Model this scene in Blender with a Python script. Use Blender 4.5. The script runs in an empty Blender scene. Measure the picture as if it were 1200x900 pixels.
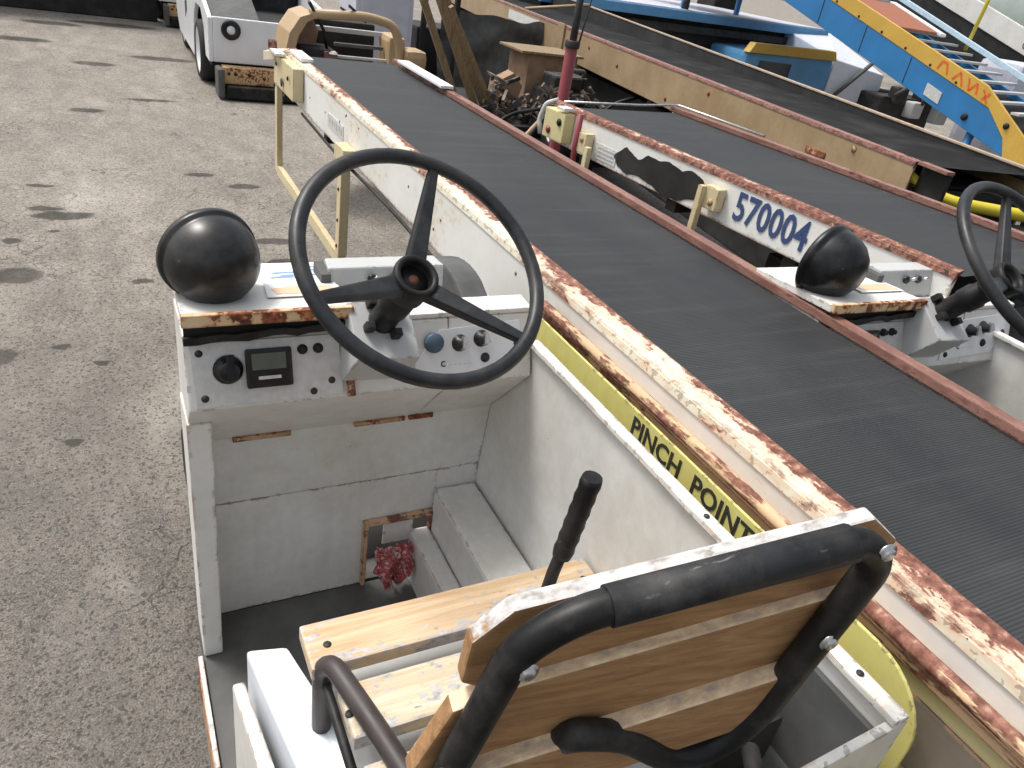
import bpy, bmesh, math, random
from mathutils import Vector, Matrix, noise
random.seed(7)
S = bpy.context.scene
R = math.radians
# ---------------------------------------------------------------- camera
cam = bpy.data.objects.new("camera", bpy.data.cameras.new("camera"))
S.collection.objects.link(cam); S.camera = cam
cam.data.sensor_width = 36; cam.data.lens = 26.37
cam.data.clip_start = 0.02; cam.data.clip_end = 2000
CM = Matrix(((0.88900089, 0.1016001, -0.4464917), (-0.43217235, 0.50843806, -0.74479379), (0.15134225, 0.85508371, 0.49591064)))
cam.matrix_world = Matrix.Translation((0, 0, 1.95)) @ CM.to_4x4()
# ---------------------------------------------------------------- light: bright thin overcast
SUN_EL, SUN_AZ = 62, 318          # azimuth clockwise from +Y: from ahead and left
w = bpy.data.worlds.new("World"); S.world = w; w.use_nodes = True
nt = w.node_tree; bg = nt.nodes["Background"]
sky = nt.nodes.new("ShaderNodeTexSky"); sky.sky_type = 'NISHITA'; sky.sun_disc = False
sky.sun_elevation = R(SUN_EL); sky.sun_rotation = R(SUN_AZ); sky.dust_density = 5; sky.air_density = 1.2; sky.ozone_density = .6
hs = nt.nodes.new("ShaderNodeHueSaturation"); hs.inputs['Saturation'].default_value = .32
nt.links.new(sky.outputs[0], hs.inputs['Color']); nt.links.new(hs.outputs[0], bg.inputs[0]); bg.inputs[1].default_value = .115
sl = bpy.data.lights.new("sun", 'SUN'); sl.energy = 1.5; sl.angle = R(14); sl.color = (1, .965, .91)
so = bpy.data.objects.new("sun", sl); S.collection.objects.link(so)
sd = Vector((math.sin(R(SUN_AZ)) * math.cos(R(SUN_EL)), math.cos(R(SUN_AZ)) * math.cos(R(SUN_EL)), math.sin(R(SUN_EL))))
so.rotation_euler = (-sd).to_track_quat('-Z', 'Y').to_euler()
S.view_settings.view_transform = 'Standard'; S.view_settings.look = 'None'
S.view_settings.exposure = 0.72; S.view_settings.gamma = 1

# ---------------------------------------------------------------- materials
class N:
    """small node-graph helper"""
    def __init__(s, name, rough=.6, metal=0, spec=.5):
        s.m = bpy.data.materials.new(name); s.m.use_nodes = True; s.t = s.m.node_tree
        s.b = s.t.nodes["Principled BSDF"]; s.b.inputs['Roughness'].default_value = rough
        s.b.inputs['Metallic'].default_value = metal; s.b.inputs['Specular IOR Level'].default_value = spec
        s.co = s.n("ShaderNodeTexCoord").outputs['Object']
    def n(s, t, **k):
        x = s.t.nodes.new(t)
        for a, v in k.items(): setattr(x, a, v)
        return x
    def l(s, a, b): s.t.links.new(a, b)
    def set(s, inp, v):
        if hasattr(v, 'is_output') or isinstance(v, bpy.types.NodeSocket): s.l(v, inp)
        else: inp.default_value = v
    def mapping(s, sc=(1, 1, 1), loc=(0, 0, 0), rot=(0, 0, 0)):
        m = s.n("ShaderNodeMapping"); s.l(s.co, m.inputs[0]); m.inputs['Scale'].default_value = sc
        m.inputs['Location'].default_value = loc; m.inputs['Rotation'].default_value = rot
        return m.outputs[0]
    def noise(s, scale, detail=4, sc=(1, 1, 1), loc=(0, 0, 0), rough=.6, dist=0):
        x = s.n("ShaderNodeTexNoise"); s.l(s.mapping(sc, loc), x.inputs['Vector'])
        x.inputs['Scale'].default_value = scale; x.inputs['Detail'].default_value = detail
        x.inputs['Roughness'].default_value = rough; x.inputs['Distortion'].default_value = dist
        return x.outputs['Fac']
    def voro(s, scale, feature='F1', sc=(1, 1, 1), out='Distance', vec=None):
        x = s.n("ShaderNodeTexVoronoi", feature=feature); s.l(vec or s.mapping(sc), x.inputs['Vector'])
        x.inputs['Scale'].default_value = scale
        return x.outputs[out]
    def ramp(s, v, stops):
        x = s.n("ShaderNodeValToRGB"); s.set(x.inputs[0], v); e = x.color_ramp.elements
        while len(e) < len(stops): e.new(.5)
        for i, (p, c) in enumerate(stops):
            e[i].position = p; e[i].color = (c, c, c, 1) if isinstance(c, (int, float)) else (*c, 1)
        return x.outputs[0]
    def mix(s, f, a, b, mode='MIX'):
        x = s.n("ShaderNodeMix", data_type='RGBA', blend_type=mode)
        s.set(x.inputs[0], f)
        for i, v in ((6, a), (7, b)):
            if isinstance(v, tuple): v = (*v, 1)
            s.set(x.inputs[i], v)
        return x.outputs[2]
    def math(s, op, a, b=0.0, clamp=False):
        x = s.n("ShaderNodeMath", operation=op, use_clamp=clamp); s.set(x.inputs[0], a); s.set(x.inputs[1], b)
        return x.outputs[0]
    def bump(s, h, strength=.3, dist=.002, normal=None):
        x = s.n("ShaderNodeBump"); s.l(h, x.inputs['Height']); x.inputs['Strength'].default_value = strength
        x.inputs['Distance'].default_value = dist
        if normal: s.l(normal, x.inputs['Normal'])
        return x.outputs[0]
    def edge(s, radius=.006):
        """0 on flats, 1 on sharp edges"""
        bv = s.n("ShaderNodeBevel", samples=4); bv.inputs['Radius'].default_value = radius
        g = s.n("ShaderNodeNewGeometry"); d = s.n("ShaderNodeVectorMath", operation='DOT_PRODUCT')
        s.l(bv.outputs[0], d.inputs[0]); s.l(g.outputs['Normal'], d.inputs[1])
        return s.math('MULTIPLY', s.math('SUBTRACT', 1.0, d.outputs['Value'], True), 5, True)
    def zup(s):
        g = s.n("ShaderNodeNewGeometry"); x = s.n("ShaderNodeSeparateXYZ"); s.l(g.outputs['Normal'], x.inputs[0])
        return x.outputs['Z']
    def col(s, c):
        if isinstance(c, tuple): c = (*c, 1)
        s.set(s.b.inputs['Base Color'], c)

RUST = ((.0, (.045, .016, .010)), (.45, (.17, .05, .022)), (.75, (.34, .11, .045)), (1, (.55, .25, .11)))
def paint(name, base, rust=.35, dirt=.35, edge=.5, rough=.45, seed=0, stretch=(1, 1, 1), scale=1, under=None, bump=.25, er=.006, rustcols=RUST, halo=(.62, .45, .25), grad=None, chip=1.0):
    """old paint: grime, rust freckles and blisters, worn edges"""
    m = N(name, rough); L = (seed * 3.7, seed * 1.3, seed * .7)
    big = m.noise(3.2 * scale, 5, stretch, L, .62); fine = m.noise(34 * scale, 5, stretch, L, .68)
    fre = m.noise(90 * scale, 3, (1, 1, 1), L, .6)
    dm = m.ramp(m.math('ADD', m.math('MULTIPLY', big, .7), m.math('MULTIPLY', fine, .3)), ((.40, 0), (.66, dirt)))
    dcol = tuple(b * k for b, k in zip(base, (.70, .66, .58)))
    c = m.mix(dm, base, dcol)
    streak = m.noise(16, 3, (1.6, 1.6, .25), L); c = m.mix(m.ramp(streak, ((.5, 0), (.85, .35 * dirt))), c, tuple(b * .6 for b in base))
    v = m.math('ADD', m.math('MULTIPLY', big, .55), m.math('MULTIPLY', fine, .45))
    if edge > 0:
        v = m.math('ADD', v, m.math('MULTIPLY', m.math('MULTIPLY', m.edge(er), edge), m.ramp(m.noise(7, 3, (1, 1, 1), L), ((.38, .15), (.62, 1)))))
    if grad:
        sp_ = m.n("ShaderNodeSeparateXYZ"); m.l(m.co, sp_.inputs[0]); mr = m.n("ShaderNodeMapRange")
        m.l(sp_.outputs[grad[0]], mr.inputs[0]); mr.inputs[1].default_value = grad[1]; mr.inputs[2].default_value = grad[2]; mr.inputs[3].default_value = -grad[3]; mr.inputs[4].default_value = grad[3]
        v = m.math('ADD', v, mr.outputs[0])
    th = .86 - .42 * rust
    hal = m.ramp(v, ((th - .10, 0), (th, .85))); c = m.mix(hal, c, halo)
    rm = m.ramp(v, ((th - .012, 0), (th + .012, 1)))
    rc = m.ramp(m.noise(60, 4, (1, 1, 1), L), tuple((.25 + .5 * p, q) for p, q in rustcols))
    c = m.mix(rm, c, rc)
    if edge > 0 and chip > 0:      # small dark chips along edges
        ch = m.math('MULTIPLY', m.edge(er * 1.7), m.ramp(m.noise(48, 3, (1, 1, 1), (L[0] + 5, L[1], L[2])), ((.565, 0), (.58, 1)))); ch = m.math('MULTIPLY', ch, chip, True)
        c = m.mix(ch, c, (.055, .03, .022)); rm = m.math('MAXIMUM', rm, ch)
    if rust > .05:
        sp = m.ramp(m.math('ADD', m.math('MULTIPLY', fre, .6), m.math('MULTIPLY', big, .4)), ((.715 - .09 * rust, 0), (.73 - .09 * rust, 1)))
        c = m.mix(sp, c, (.07, .03, .02)); rm = m.math('MAXIMUM', rm, sp)
    m.col(c); m.set(m.b.inputs['Roughness'], m.mix(rm, (rough,) * 3, (.85,) * 3))
    h = m.math('ADD', m.math('MULTIPLY', rm, -.5), m.math('MULTIPLY', fine, .35))
    m.l(m.bump(h, bump, .0015), m.b.inputs['Normal'])
    return m.m
def plain(name, c, rough=.5, metal=0, var=.25, scale=25, bump=.1, spec=.5, edgewear=None, dustz=0):
    m = N(name, rough, metal, spec); n = m.noise(scale, 5)
    cc = m.mix(m.ramp(n, ((.3, 0), (.7, 1))), tuple(x * (1 - var) for x in c), tuple(min(1, x * (1 + var)) for x in c))
    dust = m.ramp(m.noise(4, 4), ((.45, 0), (.75, .25))); cc = m.mix(dust, cc, tuple(x * .6 + .09 for x in c))
    if dustz:      # settled dust and scuffs
        dn_ = m.noise(11, 6, (1, 1, 1), (2, 5, 1), .7); sc_n = m.noise(45, 4, (.25, 1, 1), (7, 1, 3), .7)
        cc = m.mix(m.math('MULTIPLY', m.ramp(dn_, ((.45, 0), (.75, 1))), dustz * 2.2, True), cc, (.16, .15, .14))
        cc = m.mix(m.math('MULTIPLY', m.ramp(sc_n, ((.66, 0), (.72, 1))), dustz * 3, True), cc, (.20, .19, .18))
    if edgewear:
        e = m.math('MULTIPLY', m.edge(.004), m.ramp(m.noise(20, 4), ((.42, 0), (.6, 1)))); cc = m.mix(e, cc, edgewear)
    m.col(cc); m.l(m.bump(n, bump, .001), m.b.inputs['Normal'])
    m.set(m.b.inputs['Roughness'], m.ramp(n, ((.2, max(0, rough - .08)), (.8, min(1, rough + .12)))))
    return m.m
def wood(name, c1, c2, grey=(.45, .44, .43), wear=.5, seed=0, topwear=0, scale=1, rough=.65, axis='x', blot=.16):
    m = N(name, rough); L = (seed * 2.1, seed * .9, seed * 1.7)
    st = {'x': (1.2, 22, 22), 'z': (22, 22, 1.2)}[axis]
    g = m.noise(2.2 * scale, 6, st, L, .65, 1.2); f = m.noise(9 * scale, 4, st, L, .7)
    c = m.mix(m.ramp(g, ((.33, 0), (.66, 1))), c1, c2)
    c = m.mix(m.ramp(f, ((.58, 0), (.75, .55))), c, tuple(x * .45 for x in c1))
    kn = m.voro(5, sc=(1, 2.2, 2.2)); c = m.mix(m.ramp(kn, ((.03, .75), (.075, 0))), c, tuple(x * .3 for x in c1))
    v = m.math('ADD', m.math('MULTIPLY', m.noise(5, 5, (1, 2, 2), L), .6), m.math('MULTIPLY', m.noise(55, 4, (1, 1.6, 1.6), L), .4))
    if topwear: v = m.math('ADD', v, m.math('MULTIPLY', m.math('POWER', m.math('MAXIMUM', m.zup(), 0), 2), topwear))
    v = m.math('ADD', v, m.math('MULTIPLY', m.edge(.006), .10))
    a = .72 - .3 * wear
    pc = m.ramp(m.noise(70, 4, (.6, 1, 1), L), ((.30, blot), (.46, grey), (.7, tuple(min(1, x * 1.55) for x in grey))))
    c = m.mix(m.ramp(v, ((a, 0), (a + .05, .85))), c, pc)
    m.col(c); m.l(m.bump(m.math('ADD', f, m.math('MULTIPLY', v, .8)), .35, .002), m.b.inputs['Normal'])
    return m.m
def belt_mat(name, axis_rot=0):
    m = N(name, .62, 0, .35); wv = m.n("ShaderNodeTexWave", bands_direction='Y', wave_profile='SIN')
    m.l(m.mapping((1, 1, 1), rot=(0, 0, axis_rot)), wv.inputs['Vector']); wv.inputs['Scale'].default_value = 50
    wv.inputs['Distortion'].default_value = .25
    d = m.noise(3.5, 6, (1, .6, 1)); f = m.noise(160, 3)
    c = m.mix(m.ramp(d, ((.35, 0), (.7, 1))), (.024, .026, .028), (.043, .045, .047))
    c = m.mix(m.ramp(wv.outputs['Fac'], ((.1, .55), (.6, 1))), (.011, .0115, .012), c)
    sm = m.noise(5, 5, (.35, 6, 1), (3, 1, 0)); c = m.mix(m.ramp(sm, ((.52, 0), (.75, .30))), c, (.085, .083, .08))
    c = m.mix(m.ramp(f, ((.62, 0), (.8, .25))), c, (.12, .115, .11))
    m.col(c); m.l(m.bump(wv.outputs['Fac'], .5, .0016), m.b.inputs['Normal'])
    m.set(m.b.inputs['Roughness'], m.ramp(d, ((.3, .5), (.7, .72))))
    return m.m

M = {}
FR = ((0, (.05, .02, .015)), (.35, (.16, .062, .042)), (.65, (.27, .12, .085)), (.85, (.42, .25, .17)), (1, (.60, .46, .33)))
M['white_in'] = paint('white cab paint', (.78, .78, .76), rust=.33, dirt=.75, edge=.30, er=.008, rough=.42, seed=1)
M['white'] = paint('white chipped paint', (.76, .755, .72), rust=.42, dirt=.5, edge=.42, er=.009, seed=2)
M['white_clean'] = paint('white smooth paint', (.80, .82, .84), rust=.0, dirt=.18, edge=.10, rough=.3, seed=3)
M['grey_steel'] = paint('light grey enamel', (.50, .51, .51), rust=.12, dirt=.4, edge=.2, rough=.4, seed=4)
M['silver'] = plain('brushed aluminium panel', (.60, .60, .585), .42, .25, .12, 60)
M['boom_white'] = paint('boom side paint', (.80, .80, .77), rust=.46, dirt=.4, edge=.6, seed=5, er=.02, stretch=(1, .6, 1))
M['flange'] = paint('rusty boom flange', (.72, .68, .56), rust=.80, dirt=.75, edge=.12, chip=.45, seed=6, er=.012, stretch=(1, .45, 1), scale=1.7, bump=.5, rustcols=FR, halo=(.66, .43, .30), grad=(0, .425, .495, .13))
M['flange2'] = paint('rusty thin flange', (.72, .66, .56), rust=.92, dirt=.5, edge=.25, seed=16, er=.012, stretch=(1, .3, 1), bump=.5, rustcols=FR, halo=(.60, .40, .27))
M['rail'] = paint('pink rust rail', (.20, .092, .070), rust=.72, dirt=.6, edge=.3, seed=7, stretch=(1, .3, 1), rustcols=((0, (.06, .022, .02)), (.5, (.16, .062, .052)), (.8, (.25, .12, .10)), (1, (.36, .22, .17))), halo=(.33, .18, .14))
M['ridge'] = paint('rust ridge', (.66, .40, .28), rust=.86, dirt=.5, edge=.4, seed=8, stretch=(1, .25, 1), bump=.6, chip=.4, rustcols=FR)
M['cream'] = paint('cream bracket paint', (.66, .57, .36), rust=.50, dirt=.45, edge=.4, seed=9)
M['cream2'] = paint('cream yellow paint', (.62, .56, .30), rust=.30, dirt=.4, edge=.3, seed=19)
M['yellow'] = paint('yellow guard paint', (.66, .61, .22), rust=.14, dirt=.6, edge=.25, seed=10, halo=(.5, .45, .15))
M['beige'] = paint('beige frame paint', (.36, .265, .16), rust=.40, dirt=1.0, edge=.35, seed=11, rustcols=((0, (.07, .03, .02)), (.5, (.26, .12, .06)), (1, (.45, .26, .14))), halo=(.44, .29, .15))
M['tan'] = paint('tan paint', (.46, .33, .19), rust=.45, dirt=.6, edge=.35, seed=12)
M['blue'] = paint('blue paint', (.035, .21, .50), rust=.10, dirt=.5, edge=.15, rough=.4, seed=13, halo=(.06, .2, .4))
M['blue_light'] = paint('light blue paint', (.12, .34, .62), rust=.1, dirt=.5, edge=.15, rough=.4, seed=14, halo=(.15, .3, .5))
M['blue_pale'] = plain('pale blue rail paint', (.50, .66, .78), .45, 0, .12)
M['amber'] = paint('amber yellow paint', (.66, .42, .08), rust=.2, dirt=.5, edge=.2, seed=15, halo=(.6, .3, .06))
M['lemon'] = paint('lemon pipe paint', (.66, .55, .04), rust=.18, dirt=.5, edge=.3, seed=16)
M['red'] = paint('faded red paint', (.26, .045, .055), rust=.2, dirt=.6, edge=.2, seed=17, halo=(.3, .1, .09))
M['rustbare'] = paint('bare rust', (.30, .12, .06), rust=.9, dirt=.5, edge=.2, seed=18)
M['black'] = plain('black rubber', (.006, .006, .0065), .5, 0, .35, 18, spec=.3, dustz=.10)
M['black_gloss'] = plain('black plastic shell', (.005, .0055, .006), .30, 0, .3, 14, .10, spec=.42, dustz=.10)
M['wheelrim'] = plain('worn wheel plastic', (.008, .0095, .012), .40, 0, .4, 40, .12, spec=.4, dustz=.12)
M['tube'] = plain('black painted tube', (.006, .006, .0065), .44, 0, .4, 22, .2, spec=.3, dustz=.15)
M['foam'] = plain('dark grey sleeve', (.018, .019, .021), .6, 0, .4, 34, .4, spec=.3, dustz=.2)
M['tubebrown'] = plain('brown black steel', (.040, .030, .028), .5, 0, .35, 22, .2)
M['belt'] = belt_mat('ribbed conveyor belt')
M['belt3'] = plain('worn black belt', (.010, .010, .010), .8, 0, .5, 5, .2, spec=.15)
M['dark'] = plain('grimy dark steel and shade fill', (.010, .0095, .009), .7, .1, .5, 9, .4)  # on a few parts this near-black stands in for shade
M['darkmid'] = plain('oily machinery', (.035, .033, .031), .55, .3, .6, 14, .5)
M['floor'] = plain('worn rubber mat', (.085, .084, .080), .7, 0, .45, 7, .3)
M['tyre'] = plain('tyre rubber', (.025, .025, .025), .8, 0, .3, 14)
M['tyre_grey'] = plain('grey dusty rubber', (.085, .087, .085), .8, 0, .3, 14)
M['chrome'] = plain('zinc bolt', (.55, .55, .55), .28, .9, .2, 60)
M['lcd'] = plain('grey green display', (.09, .12, .10), .2, 0, .1)
M['knobblue'] = plain('blue grey cap', (.045, .085, .135), .5, 0, .25)
M['ink'] = plain('black ink', (.02, .02, .02), .6, 0, .1)
M['inkblue'] = plain('navy ink', (.035, .065, .17), .6, 0, .15)
M['inkbluelight'] = plain('light blue print', (.25, .38, .62), .6, 0, .2)
M['inkorange'] = plain('orange red paint marks', (.72, .13, .02), .5, 0, .25)
M['decal'] = plain('white decal', (.78, .79, .80), .5, 0, .05)
M['label'] = plain('dirty paper label', (.58, .58, .56), .6, 0, .2, 60)
M['ragred'] = None
m = N('red and white cloth', .9); q_ = m.noise(48, 4, (1, 1, 1), (0, 0, 0), .7, 1.5)
m.col(m.mix(m.ramp(q_, ((.50, 0), (.60, .85))), m.mix(m.noise(20, 3), (.22, .03, .04), (.50, .10, .11)), (.68, .52, .50))); m.l(m.bump(q_, .6, .003), m.b.inputs['Normal']); M['ragred'] = m.m
M['whiteplastic'] = plain('clean white plastic', (.80, .84, .90), .3, 0, .05, 8, .02)
M['lavender'] = plain('lavender grey panel', (.56, .57, .64), .4, 0, .1, 8, .02)
M['lens'] = plain('lamp lens', (.75, .76, .78), .12, .2, .2)
M['glass'] = plain('dark glass', (.02, .025, .03), .12, 0, .2)
M['guard_shade'] = plain('black guard with painted shade', (.012, .012, .012), .7, 0, .5, 6, .3)  # shade on the raised side guard, put into its colour
M['thinrail'] = paint('thin pale rail', (.42, .34, .27), rust=.6, dirt=.6, edge=.3, seed=27)
M['greybrown'] = paint('grey brown cover', (.25, .215, .18), rust=.25, dirt=.8, edge=.3, seed=61)
M['greygreen'] = plain('grey green fuselage paint', (.36, .42, .40), .45, 0, .08, 3, .02)
M['brownpaint'] = plain('faded brown sheet', (.24, .15, .095), .6, 0, .45, 9, .3)
M['redstep'] = plain('red brown grit step', (.34, .12, .065), .8, 0, .25, 80)
M['pine'] = wood('pale pine seat slat', (.52, .34, .18), (.70, .54, .36), (.40, .40, .42), .60, 1)
M['pine2'] = wood('weathered pine seat slat', (.54, .40, .25), (.72, .62, .47), (.36, .37, .39), .74, 5)
M['backwood'] = wood('varnished back board', (.25, .13, .052), (.42, .24, .11), (.50, .50, .50), .12, 2, topwear=.46)
M['backwood2'] = wood('varnished back board pale edge', (.25, .13, .052), (.42, .24, .11), (.74, .56, .38), .10, 4, topwear=.52, blot=.42)
M['lumber'] = wood('dirty lumber', (.15, .10, .05), (.32, .23, .125), (.3, .28, .25), .35, 3, axis='z')
M['cardboard'] = plain('torn cardboard', (.28, .18, .11), .8, 0, .3, 9)

# asphalt with oil stains, worn and cracked
STAINS = [(-.53, 4.557, .17, .13), (-.305, 5.52, .23, .11), (-.42, 5.66, .13, .07), (.566, 5.57, .15, .10), (-.58, 3.62, .15, .12), (-.302, 3.69, .05, .04), (-.566, 5.07, .06, .06),
          (.087, 4.415, .08, .05), (-.46, 6.15, .10, .05), (-.052, 10.9, .30, .16), (-.56, 13.8, .5, .22), (.25, 14.2, .8, .25), (.643, 6.49, .14, .07), (-.25, 2.86, .05, .04),
          (-.36, 5.24, .05, .03), (.95, 6.2, .16, .07), (.95, 5.0, .2, .07), (.93, 4.65, .14, .05), (.90, 4.4, .1, .04), (-.15, 8.5, .20, .10), (.45, 9.1, .3, .08), (.75, 11.6, .5, .18), (-.9, 12.2, .5, .2), (-.12, 3.5, .05, .03)]
def ground_mat():
    m = N('old asphalt', .85, 0, .3)
    ag = m.voro(150); ag2 = m.voro(62, out='Color'); big = m.noise(.55, 6, (1, .55, 1)); mid = m.noise(3.5, 6, (1.3, .6, 1), (4, 2, 0), .65); gr = m.noise(240, 3)
    bw = m.n("ShaderNodeRGBToBW"); m.l(ag2, bw.inputs[0])
    c = m.mix(m.ramp(big, ((.35, 0), (.65, 1))), (.285, .255, .216), (.43, .385, .328))
    c = m.mix(m.ramp(mid, ((.40, .55), (.66, 0))), c, (.18, .162, .14))
    c = m.mix(m.ramp(bw.outputs[0], ((.25, .32), (.5, 0))), c, (.12, .113, .105))
    c = m.mix(m.ramp(bw.outputs[0], ((.62, 0), (.82, .38))), c, (.40, .37, .33))
    c = m.mix(m.ramp(gr, ((.36, .45), (.52, 0))), c, (.06, .057, .054))
    # nearer asphalt is coarser and darker
    sx = m.n("ShaderNodeSeparateXYZ"); m.l(m.co, sx.inputs[0])
    near = m.math('ADD', sx.outputs['Y'], m.math('MULTIPLY', mid, 2.5))
    c = m.mix(m.math('MULTIPLY', m.ramp(m.math('DIVIDE', near, 8), ((.40, 1), (.85, 0))), m.ramp(m.noise(150, 5, (1, 1, 1), (2, 2, 0), .85), ((.42, .9), (.55, .22)))), c, (.052, .049, .045))
    pt = m.noise(2.1, 6, (1, 1, 1), (9, 3, 0), .68); c = m.mix(m.math('MULTIPLY', m.ramp(pt, ((.46, 0), (.66, .42))), m.ramp(m.math('DIVIDE', near, 8), ((.45, 1), (1.0, .25)))), c, (.13, .12, .106))
    lt = m.noise(1.3, 5, (1, .5, 1), (2, 8, 0), .6); c = m.mix(m.ramp(lt, ((.55, 0), (.70, .45))), c, (.47, .435, .385))
    gp2 = m.voro(120, out='Color'); gb = m.n("ShaderNodeRGBToBW"); m.l(gp2, gb.inputs[0]); c = m.mix(m.ramp(gb.outputs[0], ((.20, .7), (.30, 0))), c, (.045, .042, .04))
    # stains
    warp = m.n("ShaderNodeTexNoise"); m.l(m.co, warp.inputs['Vector']); warp.inputs['Scale'].default_value = 9; warp.inputs['Detail'].default_value = 4
    wa = m.n("ShaderNodeVectorMath", operation='SUBTRACT'); m.l(warp.outputs['Color'], wa.inputs[0]); wa.inputs[1].default_value = (.5, .5, .5)
    wb = m.n("ShaderNodeVectorMath", operation='SCALE'); m.l(wa.outputs[0], wb.inputs[0]); wb.inputs['Scale'].default_value = .10
    wc = m.n("ShaderNodeVectorMath", operation='ADD'); m.l(m.co, wc.inputs[0]); m.l(wb.outputs[0], wc.inputs[1])
    acc = None
    for x, y, a, b in STAINS:
        s_ = m.n("ShaderNodeVectorMath", operation='SUBTRACT'); m.l(wc.outputs[0], s_.inputs[0]); s_.inputs[1].default_value = (x, y, 0)
        q = m.n("ShaderNodeVectorMath", operation='MULTIPLY'); m.l(s_.outputs[0], q.inputs[0]); q.inputs[1].default_value = (1 / (a * .8), 1 / (b * .8), 0)
        L = m.n("ShaderNodeVectorMath", operation='LENGTH'); m.l(q.outputs[0], L.inputs[0])
        acc = L.outputs['Value'] if acc is None else m.math('MINIMUM', acc, L.outputs['Value'])
    st = m.ramp(m.math('MULTIPLY', acc, .5), ((.38, .98), (.46, .80), (.52, .15), (.7, 0)))
    c = m.mix(m.math('MULTIPLY', st, m.ramp(mid, ((.3, 1), (.7, .72)))), c, (.036, .032, .027))
    # cracks
    ck = m.n("ShaderNodeTexVoronoi", feature='DISTANCE_TO_EDGE'); m.l(wc.outputs[0], ck.inputs['Vector']); ck.inputs['Scale'].default_value = 5.5
    cm = m.math('MULTIPLY', m.ramp(ck.outputs['Distance'], ((0, 1), (.022, 0))), m.ramp(m.noise(1.1, 3, (1, 1, 1), (7.3, 1, 0)), ((.50, 0), (.60, .85))))
    c = m.mix(cm, c, (.045, .042, .04))
    osp = m.ramp(m.noise(5, 3, (1, 1, 1), (1.5, 4, 0)), ((.70, 0), (.76, .35))); c = m.mix(osp, c, (.30, .16, .06))
    m.col(c)
    h = m.math('ADD', m.math('MULTIPLY', ag, .8), m.math('MULTIPLY', gr, .6)); h = m.math('SUBTRACT', h, m.math('MULTIPLY', cm, .8))
    m.l(m.bump(h, .7, .004), m.b.inputs['Normal']); m.set(m.b.inputs['Roughness'], m.ramp(st, ((0, .9), (1, .8))))
    return m.m
M['ground'] = ground_mat()

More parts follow.
